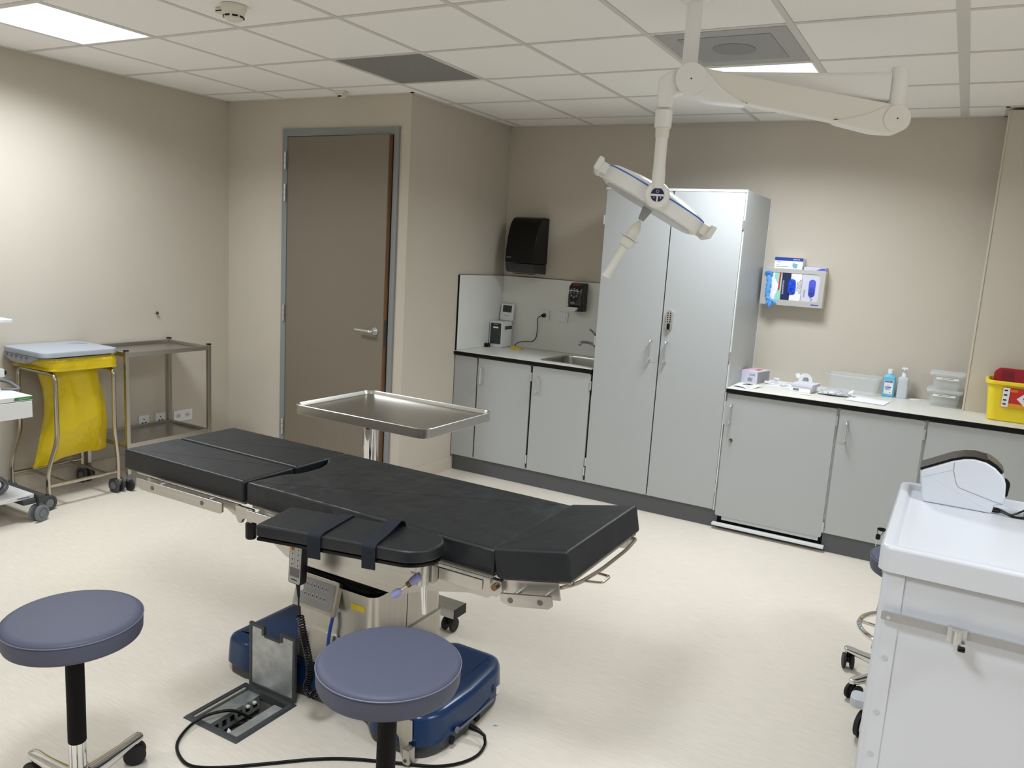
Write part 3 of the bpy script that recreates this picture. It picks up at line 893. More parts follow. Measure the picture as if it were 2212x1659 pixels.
part(t, 'small_print', G().box(MX0 + .012, MX0 + .04, MY0 - .0005, MY0 - .0001, MZ0 + .042, MZ0 + .044).box(MX0 + .012, MX0 + .03, MY0 - .0005, MY0 - .0001, MZ0 + .024, MZ0 + .026).box(MX0 + .01, MX0 + .09, MY0 - .0005, MY0 - .0001, MZ0 + .013, MZ0 + .016), INKG)

# low outlets on the side wall, and the screw above them
LN, LU = (1, 0, 0), (0, 1, 0)
for y, lab in ((1.30, 'white data outlet below the steel trolley, nearest the yellow bag'), (1.43, 'white data outlet below the steel trolley, next to the twin socket')):
    t = wall_plate('data_outlet', (XL, y, .315), LU, BZ, LN, .08, .08, lab, 'outlet', 'data outlets low on the side wall')
    for q in ((0, .012), (-.012, -.014), (.012, -.014)):
        part(t, 'port', G().cyl((XL + .009, y + q[0], .315 + q[1]), (XL + .0105, y + q[0], .315 + q[1]), .0075 if q[1] < 0 else .005, seg=14), DGREY)
t = wall_plate('wall_socket', (XL, 1.615, .31), LU, BZ, LN, .155, .082, 'white twin wall socket low on the side wall behind the steel trolley', 'socket', 'wall sockets')
for y in (1.577, 1.653):
    socket_face(t, (XL, y, .31), LU, BZ, LN)
t = thing('wall_screw', (XL, 1.412, 1.067), 'dark screw stub sticking out of the bare side wall', 'screw')
part(t, 'shaft', G().cyl((XL, 1.412, 1.067), (XL + .012, 1.412, 1.067), .005, seg=10), ALU)
part(t, 'head', G().lathe([(.0, .022), (.008, .02), (.011, .014), (.011, .012), (0, .012)], (XL, 1.412, 1.067), (1, 0, 0), 16), DGREY)
# ------------------------------------------------------------------ things on the long worktop
WZ = .9055
t = thing('supply_carton', (3.81, 3.03, WZ), 'white and pink cardboard carton with barcode beside the tall cabinet', 'box')
MC = Matrix.Translation((3.812, 3.05, WZ)) @ Matrix.Rotation(math.radians(-14), 4, 'Z')
part(t, 'carton', G().box(-.055, .055, -.08, .10, 0, .08, .001, M=MC), LILACP)
part(t, 'top_print', G().box(-.054, -.01, -.075, .09, .0802, .0808, M=MC), mat('print_pink', (222, 178, 192), .7))
part(t, 'red_print', G().box(.0, .03, -.02, .06, .0802, .0808, M=MC), INKR)
part(t, 'lettering', G().text('CARE', .018, MC @ V(.02, -.0801, .055), MC.to_3x3() @ V(1, 0, 0), (0, 0, 1)), INK)
for i, w in enumerate((2, 1, 3, 1, 2, 2, 1, 3)):
    part(t, 'barcode_bar', G().box(-.008 + i * .0042, -.008 + i * .0042 + w * .0009, -.0808, -.0801, .012, .036, M=MC), INK)
part(t, 'side_flap', G().box(.0551, .0565, -.07, .09, .004, .074, M=MC), mat('carton_grey', (150, 148, 152), .8))
def sheet(name, corners, z, m, label, cat_, lift=None):
    t = bmesh.new()
    n = 6
    P = [Vector(c + (0,)) for c in corners]
    g = G()
    top = []
    for s in (0, .0006):
        rows = []
        for i in range(n + 1):
            row = []
            for j in range(n + 1):
                a, b = i / n, j / n
                p = P[0] * (1 - a) * (1 - b) + P[1] * a * (1 - b) + P[2] * a * b + P[3] * (1 - a) * b
                h_ = lift(a, b) if lift else 0
                row.append(t.verts.new((p.x, p.y, z + h_ + s)))
            rows.append(row)
        top.append(rows)
    for rows in top:
        for i in range(n):
            for j in range(n):
                t.faces.new((rows[i][j], rows[i + 1][j], rows[i + 1][j + 1], rows[i][j + 1]))
    a, b = top
    for i in range(n):
        t.faces.new((a[i][0], a[i + 1][0], b[i + 1][0], b[i][0]))
        t.faces.new((a[i][n], b[i][n], b[i + 1][n], a[i + 1][n]))
        t.faces.new((a[0][i], b[0][i], b[0][i + 1], a[0][i + 1]))
        t.faces.new((a[n][i], a[n][i + 1], b[n][i + 1], b[n][i]))
    bmesh.ops.recalc_face_normals(t, faces=t.faces)
    g.add(t)
    return single(name, g, m, label, cat_)
sheet('paper_sheet', ((3.752, 2.745), (3.872, 2.70), (3.905, 2.86), (3.77, 2.90)), WZ, PAPER, 'crumpled white paper under the metal clip by the tall cabinet', 'paper',
      lambda a, b: .004 + .004 * math.sin(5 * a + 3 * b))
t = thing('metal_clip', (3.83, 2.79, WZ + .01), 'small oval metal clip lying on the crumpled paper', 'clip')
MK = Matrix.Translation((3.836, 2.775, WZ + .0165)) @ Matrix.Rotation(math.radians(35), 4, 'Z')
part(t, 'ring', G().tube([MK @ V(p[0], p[1], 0) for p in ell(.032, .013, 24)], .003, 8, closed=True), CHROME)
part(t, 'jaw', G().box(-.014, .018, -.006, .006, -.003, .006, .002, M=MK), DGREY)
# white leads and connectors
def lead(name, pts, r, m, label, ends=()):
    t = thing(name, pts[0], label, 'cable', 'white leads lying on the worktop')
    part(t, 'wire', G().tube(cat(pts, 6), r, 8), m)
    for e in ends:
        M = Matrix.Translation(Vector(e[:3])) @ Matrix.Rotation(e[3], 4, 'Z')
        part(t, 'connector', G().box(-.022, .022, -.009, .009, -.006, .008, .004, M=M), WHITE)
lead('white_lead', [(3.885, 3.05, WZ + .006), (3.93, 3.02, WZ + .008), (3.97, 3.06, WZ + .012), (4.0, 3.02, WZ + .008), (4.03, 3.05, WZ + .006)], .004, WHITE,
     'white lead with two connectors beside the carton', ((3.9, 3.04, WZ + .012, .3), (4.0, 3.015, WZ + .012, -.5)))
lead('white_lead', [(3.90, 3.13, WZ + .006), (3.93, 3.16, WZ + .016), (3.97, 3.12, WZ + .012), (4.02, 3.16, WZ + .008), (4.05, 3.12, WZ + .006)], .0045, WHITE,
     'white lead coiled against the wall behind the other lead', ((3.935, 3.15, WZ + .024, -.4),))
lead('white_lead', [(4.225, 3.08, WZ + .006), (4.245, 3.05, WZ + .012), (4.255, 3.02, WZ + .006)], .005, WHITE,
     'short white lead end beside the clear storage tub')
sheet('paper_sheet', ((3.905, 2.98), (4.06, 2.96), (4.08, 3.2), (3.90, 3.22)), WZ, PAPER, 'flat white paper lying under the white leads', 'paper')
t = thing('lidded_box', (4.14, 2.92, WZ), 'flat white box with lilac-grey lid on the worktop', 'box')
MB_ = Matrix.Translation((4.145, 2.93, WZ)) @ Matrix.Rotation(math.radians(-8), 4, 'Z')
part(t, 'box_base', G().box(-.066, .06, -.065, .07, 0, .034, .002, M=MB_), PAPER)
part(t, 'lid', G().box(-.058, .072, -.07, .085, .0342, .052, .002, M=MB_), LILACP)
part(t, 'side_label', G().box(-.045, -.01, -.0658, -.0651, .008, .022, M=MB_), INKG)
t = thing('tape_roll', (4.10, 3.14, WZ), 'white tape roll with loose end against the back wall', 'tape')
part(t, 'roll', G().lathe([(.02, -.012), (.042, -.012), (.042, .012), (.02, .012), (.02, -.012)], (4.115, 3.14, WZ + .043), (.3, -1, 0), 28), PAPER)
part(t, 'loose_end', G().prism([(0, 0), (.026, 0), (.02, .03), (-.006, .03)], .001, (4.062, 3.13, WZ + .05), u=(.9, .2, .3), v=(-.2, 0, 1), b=0), PAPER)
g = G().prism(ell(.034, .0095, 28, 2.6), .0016, (4.182, 2.79, WZ), b=.0004)
single('tongue_depressor', g, WOODS, 'flat rounded wooden stick lying on the worktop', 'stick')
# plastic packet with print
t = thing('plastic_packet', (4.32, 2.93, WZ), 'crinkled clear plastic packet of instruments on the worktop', 'packet')
rings = []
random.seed(11)
for i in range(15):
    s = i / 14
    w = .062 * math.sin(math.pi * min(1, .1 + s * .85)) ** .6
    hh = .036 * math.sin(math.pi * min(1, .06 + s * .9)) ** .7
    r_ = []
    for k in range(16):
        a = 2 * math.pi * k / 16
        px = 4.235 + s * .18
        py = 2.935 + w * math.cos(a) + .012 * (s - .5)
        pz = WZ + .0005 + max(0, hh * (.5 + .5 * math.sin(a)) + .004 * math.sin(i * 2.3 + k * 1.9) * (1 if math.sin(a) > 0 else 0))
        r_.append((px + .004 * math.sin(k * 2.2 + i), py, pz))
    rings.append(r_)
part(t, 'film', G().loft(rings), mat('packet_film', (196, 198, 202), .18, spec=.7, bump=(55, .8, .01), var=(60, .2)))
part(t, 'knot', G().loft([[(4.405 + i * .014, 2.94 + (.012 + i * .008) * math.cos(a), WZ + .02 + i * .006 + (.008 + i * .004) * math.sin(a) + .003 * math.sin(4 * a)) for a in (k * math.pi / 5 for k in range(10))] for i in range(3)]), PAPER, 'gathered white end')
sheet('paper_sheet', ((4.405, 2.80), (4.62, 2.775), (4.64, 2.96), (4.42, 3.0)), WZ, PAPER, 'upper of the two printed sheets before the clear tub', 'paper', lambda a, b: .0025)
sheet('paper_sheet', ((4.40, 2.79), (4.615, 2.765), (4.635, 2.95), (4.41, 2.99)), WZ, LILACP, 'lower of the two printed sheets before the clear tub', 'paper')

def tub(name, x0, x1, y0, y1, z0, h_, taper, rim, label, lid=True, m=FROST, strip=None, group=None):
    cx, cy = (x0 + x1) / 2, (y0 + y1) / 2
    w, d = x1 - x0, y1 - y0
    t = thing(name, (cx, cy, z0), label, 'storage box', group)
    R = []
    for ww, dd, z in ((w - taper, d - taper, z0), (w, d, z0 + h_), (w + rim, d + rim, z0 + h_), (w + rim, d + rim, z0 + h_ - .006)):
        R.append([(cx + p[0], cy + p[1], z) for p in rrect(ww, dd, .02, 4)])
    g = G().loft([[(p[0], p[1], p[2]) for p in r] for r in R], caps=False)
    bmesh.ops.contextual_create(g.bm, geom=[e for e in g.bm.edges if e.is_boundary and all(abs(v.co.z - z0) < 1e-5 for v in e.verts)])
    part(t, 'tub', g, m)
    if lid:
        g = G().prism(rrect(w + rim + .004, d + rim + .004, .022, 4, cx, cy), .012, (0, 0, z0 + h_ + .0003), b=.003)
        part(t, 'lid', g, FROSTL)
    if strip:
        part(t, 'paper_label', G().box(strip[0], strip[1], y0 - .004, y0 - .0035, strip[2], strip[2] + .012), PAPER)
        part(t, 'lettering', G().box(strip[0] + .03, strip[1] - .025, y0 - .0045, y0 - .0041, strip[2] + .005, strip[2] + .0075), INK)
    return t
tub('storage_tub', 4.245, 4.555, 3.08, 3.25, WZ, .112, .03, .014, 'long open clear plastic tub against the back wall')
for o in list(bpy.data.objects):
    if o.name.startswith('lid') and o.parent and o.parent.name == 'storage_tub':
        bpy.data.objects.remove(o)
SG = 'stacked clear storage boxes'
tub('storage_box', 4.832, 5.0, 3.03, 3.19, WZ, .088, .02, .022, 'lower of two stacked clear storage boxes beside the pillar', strip=(4.855, 4.975, WZ + .062), group=SG)
tub('storage_box', 4.838, 5.0, 3.035, 3.185, WZ + .1005, .088, .025, .022, 'upper of two stacked clear storage boxes beside the pillar', strip=(4.862, 4.978, WZ + .162), group=SG)

t = thing('disinfectant_bottle', (4.60, 3.19, WZ), 'square light blue disinfectant bottle with white cap', 'bottle')
bx, by = 4.604, 3.2
rings = [[(bx + p[0], by + p[1], WZ + z) for p in rrect(w, d, r, 4)] for w, d, r, z in ((.062, .046, .012, 0), (.072, .052, .014, .004), (.072, .052, .014, .118), (.066, .046, .016, .128), (.036, .03, .0149, .138), (.034, .028, .0139, .142))]
part(t, 'body', G().loft(rings), BOTTLEB)
part(t, 'cap', G().cyl((bx, by, WZ + .1422), (bx, by, WZ + .172), .0165, .0155, seg=24, b=.002), WHITE)
part(t, 'paper_label', G().prism(rrect(.05, .084, .003, cx=bx, cy=WZ + .06), .0006, (0, by - .0262, 0), u=BX, v=BZ, n=BN), PAPER)
part(t, 'label_banner', G().box(bx - .023, bx + .02, by - .0274, by - .0269, WZ + .09, WZ + .10), INKN)
part(t, 'lettering', G().text('Sterillium', .0085, (bx - .0015, by - .0275, WZ + .095), BX, BZ), PAPER)
part(t, 'label_print', G().box(bx - .02, bx + .016, by - .0273, by - .0269, WZ + .057, WZ + .063).box(bx - .018, bx + .014, by - .0273, by - .0269, WZ + .05, WZ + .053).box(bx - .016, bx + .01, by - .0273, by - .0269, WZ + .044, WZ + .046).box(bx + .008, bx + .016, by - .0273, by - .0269, WZ + .026, WZ + .03), INKB)
part(t, 'emblem', G().tube([(bx - .009, by - .0275, WZ + .068), (bx - .005, by - .0275, WZ + .078), (bx - .001, by - .0275, WZ + .07), (bx + .003, by - .0275, WZ + .078), (bx + .006, by - .0275, WZ + .068)], .0006, 5), INKN)
t = thing('pump_bottle', (4.68, 3.19, WZ), 'empty translucent bottle with white pump head', 'bottle')
bx = 4.683
rings = [[(bx + p[0], by + p[1], WZ + z) for p in rrect(w, d, r, 4)] for w, d, r, z in ((.055, .044, .012, 0), (.062, .048, .014, .004), (.062, .048, .014, .085), (.058, .046, .014, .095), (.062, .048, .014, .105), (.062, .048, .014, .122), (.052, .04, .016, .13), (.03, .028, .0135, .134))]
part(t, 'body', G().loft(rings), mat('milky_plastic', (214, 220, 224), .35, alpha=.8))
part(t, 'collar', G().lathe([(.0, .134), (.0155, .134), (.015, .15), (.008, .165), (.006, .18), (0, .18)], (bx, by, WZ), seg=20), WHITE)
part(t, 'pump_head', G().box(bx - .018, bx + .018, by - .03, by + .008, WZ + .1802, WZ + .191, .004).cyl((bx, by - .026, WZ + .184), (bx, by - .04, WZ + .178), .004, seg=10), WHITE)
single('paper_disc', G().cyl((4.762, 3.205, WZ), (4.762, 3.205, WZ + .002), .033, seg=32), PAPER, 'flat white round disc lying beside the pump bottle', 'disc')

t = thing('sharps_bin', (5.30, 2.86, WZ), 'yellow sharps bin with red lid and biohazard sign', 'bin')
rings = [[(5.31 + p[0], 2.885 + p[1], WZ + z) for p in rrect(w, d, r, 5)] for w, d, r, z in ((.33, .17, .03, 0), (.345, .185, .034, .006), (.38, .22, .036, .20), (.405, .243, .04, .202), (.405, .243, .04, .215), (.395, .234, .038, .22), (.375, .216, .036, .22), (.37, .21, .034, .19))]
part(t, 'tub', G().loft(rings, caps=False).box(5.16, 5.46, 2.82, 2.95, WZ + .001, WZ + .003), YELBIN)
MH = Matrix.Translation((5.31, 2.97, WZ + .19)) @ Matrix.Rotation(math.radians(-6), 4, 'X')
lidp = rpoly([(-.165, 0), (.18, 0), (.18, .085), (-.14, .085), (-.165, .06)], .012)
part(t, 'lid', G().prism(lidp, .03, (0, 0, 0), u=BX, v=BZ, n=BN, b=.004, M=MH), REDP, 'red hinged lid standing open')
part(t, 'lid_recess', G().prism(rrect(.06, .06, .004, cx=-.10, cy=.04), .002, (0, -.0301, 0), u=BX, v=BZ, n=BN, M=MH), mat('red_shadow', (128, 12, 30), .5))
ML2 = Matrix.Translation((5.31, 2.885 - .098, WZ + .006)) @ Matrix.Rotation(math.atan2(.0175, .194), 4, 'X')
def flat(poly, d0, m, name, lab=None):
    part(t, name, G().prism(poly, .0006, (0, -d0, 0), u=BX, v=BZ, n=BN, M=ML2), m, lab)
flat([(-.118, .075), (.14, .075), (.14, .185), (-.118, .185)], .0012, INKR, 'red_label')
flat([(-.118, .075), (.14, .075), (.14, .095), (-.118, .10)], .0022, mat('print_amber', (226, 158, 20), .6), 'amber_label')
flat([(-.118, .078), (-.086, .078), (-.086, .183), (-.118, .183)], .0032, PAPER, 'white_strip')
for z in (.165, .14, .112, .09):
    flat([(-.112, z), (-.096, z), (-.096, z + .008), (-.112, z + .008)], .0042, INK, 'strip_print')
flat([(-.05, .128), (-.005, .172), (.04, .128), (-.005, .084)], .0032, PAPER, 'hazard_diamond', 'white diamond with black biohazard sign')
# biohazard sign: three open rings about a small one
cxz = (-.005, .133)
tr = []
gb = G()
for k in range(3):
    a = math.radians(90 + 120 * k)
    c = (cxz[0] + .0085 * math.cos(a), cxz[1] + .0085 * math.sin(a))
    arc = [(c[0] + .0085 * math.cos(a + math.radians(q)), c[1] + .0085 * math.sin(a + math.radians(q))) for q in range(30, 331, 20)]
    gb.tube([ML2 @ V(p[0], -.0044, p[1]) for p in arc], .0018, 6)
gb.tube([ML2 @ V(cxz[0] + .006 * math.cos(q * math.pi / 8), -.0044, cxz[1] + .006 * math.sin(q * math.pi / 8)) for q in range(16)], .0009, 6, closed=True)
part(t, 'biohazard_sign', gb, INK)
flat([(.03, .078), (.09, .078), (.09, .102), (.03, .102)], .0032, PAPER, 'white_field')
flat([(-.083, .162), (-.05, .162), (-.05, .176), (-.083, .176)], .0026, INKO, 'orange_field')
flat([(.05, .165), (.12, .165), (.12, .175), (.05, .175)], .0026, INKO, 'orange_field')
# ------------------------------------------------------------------ operating table
T = thing('operating_table', (3.16, 0, 0), 'black padded operating table with steel rails on a blue base', 'operating table')
# base skirt and blue cover
half = [(2.665, 0), (2.665, .19), (2.69, .225), (2.79, .235), (2.87, .19), (3.33, .19), (3.41, .258), (3.60, .258), (3.648, .19), (3.66, 0)]
rad = [0, .02, .02, .03, .03, .03, .03, .05, .04, 0]
full = [(x, -y) for x, y in half] + [(x, y) for x, y in half[-2:0:-1]]
rr_ = rad + rad[-2:0:-1]
outl = rpoly(full, rr_, 5)
def shrink(poly, d):
    c = V(3.16, 0)
    out = []
    n = len(poly)
    for i in range(n):
        a = Vector(poly[i - 1]); b = Vector(poly[i]); c_ = Vector(poly[(i + 1) % n])
        e = (c_ - a)
        nrm = V(e.y, -e.x)
        nrm = nrm.normalized() if nrm.length > 1e-9 else V(0, 0)
        out.append((b.x - nrm.x * d, b.y - nrm.y * d))
    return out
part(T, 'base_skirt', G().prism(shrink(outl, .012), .05, (0, 0, .004)), DGREY, 'dark grey base skirt')
rings = [[(p[0], p[1], z) for p in shrink(outl, d)] for z, d in ((.046, 0), (.05, -.001), (.128, .004), (.142, .010), (.15, .022), (.156, .05))]
cover = part(T, 'base_cover', G().loft(rings), BLUEM, 'glossy blue base cover')
g = G()
rings = [[(3.20 + p[0], p[1], z) for p in rrect(w, d, .05, 5)] for w, d, z in ((.52, .36, .150), (.50, .34, .170), (.47, .32, .176))]
part(T, 'cover_step', g.loft(rings), BLUEM)
part(T, 'side_stripe', G().box(3.6615, 3.6635, -.10, .12, .052, .060), INKG)
part(T, 'indicator', G().cyl((3.660, -.115, .062), (3.664, -.115, .062), .011, seg=18), INKG)
part(T, 'safety_label', G().box(3.6605, 3.6625, .135, .158, .066, .095), PAPER, 'small white safety label')
for y in (-.135, .02):
    part(T, 'socket_hole', G().cyl((3.652, y, .034), (3.6595, y, .034), .014, seg=16), BLACKM)
for sy in (-1,):
    pd = part(T, 'brake_pedal', G().prism(rpoly([(3.525, .145), (3.585, .145), (3.588, .075), (3.575, .068), (3.575, .03), (3.60, .012), (3.545, .012), (3.535, .07), (3.525, .08)], .004), .004 * -sy, (0, sy * .264, 0), u=(1, 0, 0), v=(0, 0, 1), n=(0, 1, 0), b=.001), STEELV, 'brushed steel pedal plate')
    part(pd, 'pedal_block', G().box(3.577, 3.604, sy * .264, sy * .30, .012, .066, .006), STEELV)
    part(pd, 'bolt', G().cyl((3.590, sy * .30, .028), (3.590, sy * .302, .028), .006, seg=12), DGREY)
# column
part(T, 'column', G().prism(rrect(.35, .40, .035, 6, 3.19, 0), .30, (0, 0, .172)), STEELV, 'brushed steel column')
part(T, 'column_seam', G().box(3.3652, 3.3658, -.02, -.0175, .18, .45), DGREY)
part(T, 'column_skirt', G().prism(rrect(.366, .416, .04, 6, 3.19, 0), .125, (0, 0, .171)), STEELV)
rings = []
for i in range(7):
    z = .472 + i * .013
    w = .33 + (.02 if i % 2 else 0)
    rings.append([(3.19 + p[0], p[1], z) for p in rrect(w, w + .04, .05, 5)])
part(T, 'bellows', G().loft(rings), BLACKM, 'black rubber bellows')
MP = Matrix.Translation((3.13, -.208, .435)) @ Matrix.Rotation(math.radians(-16), 4, 'X')
cp = part(T, 'control_panel', G().prism(rrect(.188, .118, .004), .022, (0, 0, 0), u=BX, v=BZ, n=BN, b=.002, M=MP), STEELV, 'tilted steel control panel')
part(cp, 'key_field', G().prism(rrect(.168, .092, .008), .0006, (0, -.0222, 0), u=BX, v=BZ, n=BN, M=MP), mat('key_field_grey', (158, 160, 162), .5))
part(cp, 'round_key', G().cyl(MP @ V(-.068, -.0228, .006), MP @ V(-.068, -.0236, .006), .013, seg=20), PAPER)
part(cp, 'maker_mark', G().box(-.076, -.054, -.0234, -.0229, .03, .034, M=MP), INK)
for r in range(2):
    for c in range(6):
        q = (-.044 + c * .0175, .024 - r * .034)
        k_ = part(cp, 'key', G().prism(rrect(.012, .02, .002, cx=q[0], cy=q[1]), .0005, (0, -.0229, 0), u=BX, v=BZ, n=BN, M=MP), mat('key_pale', (176, 178, 180), .5))
        part(cp, 'key_sign', G().box(q[0] - .0035, q[0] + .0035, -.024, -.0235, q[1] + .001, q[1] + .0025, M=MP).box(q[0] - .001, q[0] + .001, -.024, -.0235, q[1] - .004, q[1] + .001, M=MP), INK)
part(T, 'yellow_label', G().prism(rrect(.06, .02, .002), .0008, (3.295, -.2003, .424), u=BX, v=BZ, n=BN), INKY, 'yellow warning sticker')
part(T, 'blue_strap', G().tube(cat([(3.20, -.215, .375), (3.195, -.225, .32), (3.185, -.222, .26), (3.18, -.22, .24)], 5), .006, 8), mat('blue_webbing', (24, 84, 176), .6), 'hanging blue strap')
# seat frame: side plates either side, cross tray between
sp = [(2.875, .692), (2.875, .63), (2.915, .605), (3.015, .553), (3.11, .545), (3.50, .545), (3.60, .588), (3.77, .628), (3.835, .628), (3.852, .65), (3.852, .692)]
for sy in (-1, 1):
    part(T, 'side_plate', G().prism(rpoly(sp, .012), .006, (0, sy * .25 - .003, 0), u=(1, 0, 0), v=(0, 0, 1), n=(0, 1, 0), b=.001), STEEL, 'brushed steel side plate')
part(T, 'cross_tray', G().box(2.95, 3.80, -.246, .246, .655, .668), STEEL)
part(T, 'lift_head', G().box(3.03, 3.40, -.18, .18, .552, .654, .01), BLACKM)
part(T, 'seat_plate', G().box(2.85, 3.85, -.255, .255, .694, .7035, .001), STEEL)
ZP0, ZP1 = .704, .786
# pads
main = [(2.828, -.263), (3.853, -.263), (3.853, .263), (2.815, .263), (2.806, .165), (2.83, .14), (2.862, .10), (2.885, .04), (2.886, -.03), (2.872, -.08), (2.85, -.105)]
part(T, 'seat_pad', G().prism(rpoly(main, [.01, .01, .01, .012, .02, .01, .01, .01, .01, .01, .04], 3), ZP1 - ZP0, (0, 0, ZP0), b=.01, seg=3), PADW, 'creased black seat pad with curved notch')
MHd = Matrix.Translation((3.862, 0, ZP0 - .004)) @ Matrix.Rotation(math.radians(-11.5), 4, 'Y')
part(T, 'head_pad', G().prism(rpoly([(0, -.263), (.245, -.263), (.245, .263), (0, .263)], .01), .091, (0, 0, 0), b=.01, seg=3, M=MHd), PADM, 'raised black head pad')
part(T, 'head_plate', G().box(.005, .235, -.25, .25, -.008, -.002, .001, M=MHd), STEEL)
part(T, 'head_hinge_plate', G().box(.02, .20, -.255, -.249, -.055, -.003, .002, M=MHd), STEEL)
part(T, 'head_hinge_plate', G().box(.02, .20, .249, .255, -.055, -.003, .002, M=MHd), STEEL)
part(T, 'head_bow', G().tube(fillet([MHd @ V(.16, -.245, -.03), MHd @ V(.245, -.235, -.012), MHd @ V(.262, -.1, -.012), MHd @ V(.262, .1, -.012), MHd @ V(.245, .235, -.012), MHd @ V(.16, .245, -.03)], .04), .006, 10), TUBEM)
g = G().tube(fillet([MHd @ V(.25, -.19, -.016), MHd @ V(.30, -.18, -.022), MHd @ V(.30, -.125, -.022), MHd @ V(.25, -.115, -.016)], .012), .004, 8)
part(T, 'head_release', g, TUBEM)
for y0, y1 in ((-.265, -.022), (-.012, .265)):
    part(T, 'leg_pad', G().prism(rpoly([(2.15, y0), (2.815, y0), (2.815, y1), (2.15, y1)], .01), ZP1 - ZP0, (0, 0, ZP0), b=.01, seg=3), PADM, 'black leg pad')
    part(T, 'leg_plate', G().box(2.20, 2.80, y0 + .02, y1 - .02, .692, .7035, .002), STEEL)

def rail(x0, x1, z0, z1, sy, notch=None, M=None):
    """flat side rail with two standoffs and screws"""
    y = sy * .302
    r_ = part(T, 'side_rail', G().prism(rpoly([(x0, z0 + .012), (x0 + .03, z0), (x1 - .012, z0), (x1, z0 + .008), (x1, z1), (x0, z1)], .003), .009, (0, y - .0045, 0), u=(1, 0, 0), v=(0, 0, 1), n=(0, 1, 0), b=.0015, M=M), STEEL, 'flat steel side rail')
    for f in (.2, .78):
        x = x0 + (x1 - x0) * f
        zz = (z0 + z1) / 2
        p0, p1 = V(x, sy * .254, zz + .004), V(x, sy * .2976, zz + .004)
        q0, q1 = V(x, y + sy * .0046, zz), V(x, y + sy * .006, zz)
        if M:
            p0, p1, q0, q1 = M @ p0, M @ p1, M @ q0, M @ q1
        part(r_, 'standoff', G().cyl(p0, p1, .008, seg=14), STEEL)
        part(r_, 'screw', G().cyl(q0, q1, .0085, seg=16, b=.0005), mat('screw_dark', (118, 116, 112), .4, .8))
for sy in (-1, 1):
    rail(2.282, 2.755, .662, .703, sy)
    rail(2.878, 3.842, .668, .705, sy)
    rail(.035, .20, -.062, -.025, sy, M=MHd)
    yy = sy * .268
    part(T, 'leg_bracket', G().prism(rpoly([(2.30, .702), (2.30, .672), (2.74, .672), (2.775, .655), (2.80, .655), (2.812, .675), (2.812, .70)], .008), .006, (0, yy - .003, 0), u=(1, 0, 0), v=(0, 0, 1), n=(0, 1, 0), b=.001), STEEL)
    part(T, 'leg_hinge', G().prism(rpoly([(2.80, .702), (2.80, .665), (2.815, .64), (2.828, .64), (2.838, .66), (2.87, .662), (2.885, .68), (2.885, .702)], .006), .014, (0, yy + sy * .012 - .007, 0), u=(1, 0, 0), v=(0, 0, 1), n=(0, 1, 0), b=.002), STEEL, 'steel hinge block')
    part(T, 'hinge_pin', G().cyl((2.797, yy, .683), (2.797, yy + sy * .012, .683), .009, seg=16), BRASS)
    part(T, 'hinge_pin', G().cyl((3.868, sy * .252, .682), (3.868, sy * .285, .682), .010, seg=16), BRASS)
    part(T, 'head_hinge', G().prism(rpoly([(3.846, .70), (3.846, .65), (3.872, .648), (3.89, .668), (3.885, .70)], .006), .02, (0, sy * .262 - .01, 0), u=(1, 0, 0), v=(0, 0, 1), n=(0, 1, 0), b=.002), STEEL)
    kn = part(T, 'clamp_knob', G().lathe([(0, .594), (.016, .594), (.0195, .60), (.0195, .648), (.017, .652), (0, .652)], (2.872, yy + sy * .012, 0), seg=12), BLACKP, 'ribbed black clamp knob')
    part(T, 'knob_neck', G().box(2.86, 2.884, yy + sy * .012 - .01, yy + sy * .012 + .01, .6525, .67, .002), STEEL)
part(T, 'plate_sign', G().prism(rpoly([(3.548, .632), (3.573, .632), (3.573, .665), (3.56, .672), (3.548, .668)], .002), .0006, (0, -.2532, 0), u=BX, v=BZ, n=BN), mat('plate_sign_grey', (178, 176, 170), .5))
part(T, 'plate_socket', G().cyl((3.59, -.2532, .647), (3.59, -.2555, .647), .010, seg=18), BLACKP)

# ------------------------------------------------------------------ arm board clamped to the rail
ang = math.radians(12.3)
A = thing('arm_board', (3.187, -.474, .75), 'black padded arm board with two straps clamped to the table rail', 'arm board', rz=ang)
AL, AW = .555, .186
outl = [(0, -AW / 2), (AL - AW / 2, -AW / 2)] + [(AL - AW / 2 + AW / 2 * math.sin(a), -AW / 2 * math.cos(a)) for a in (k * math.pi / 16 for k in range(1, 16))] + [(AL - AW / 2, AW / 2), (0, AW / 2)]
pad = [(p[0] - .0, p[1]) for p in outl]
part(A, 'pad', G().prism(pad, .04, (0, 0, .012), b=.009, seg=3), PADM, 'black pad with rounded end', local=True)
part(A, 'board', G().prism([(AL / 2 + (p[0] - AL / 2) * .99, p[1] * .975) for p in outl], .010, (0, 0, .001), b=.002), BLACKP, local=True)
for xs, hgt in ((.20, .0), (.375, .018)):
    prof = []
    loop = [(-AW / 2 - .003, -.018), (-AW / 2 - .004, .03), (-AW / 2 + .004, .0535), (-.02, .055 + hgt * .3), (.04, .055 + hgt * .8), (AW / 2 - .025, .055 + hgt), (AW / 2 + .003, .05 + hgt * .3), (AW / 2 + .004, .02), (AW / 2 + .003, -.008)]
    pts = cat([(0, a, b) for a, b in loop], 5)
    rings = []
    for i, p in enumerate(pts):
        q = pts[min(i + 1, len(pts) - 1)] - pts[max(i - 1, 0)]
        nrm = V(0, -q.z, q.y).normalized()
        rings.append([V(xs - .021, p.y, p.z) , V(xs + .021, p.y, p.z), V(xs + .021, p.y, p.z) + nrm * .003, V(xs - .021, p.y, p.z) + nrm * .003])
    part(A, 'strap', G().loft(rings), STRAPM, 'dark webbing strap', local=True)
A_inv = (Matrix.Translation(A.location) @ Matrix.Rotation(ang, 4, 'Z')).inverted()
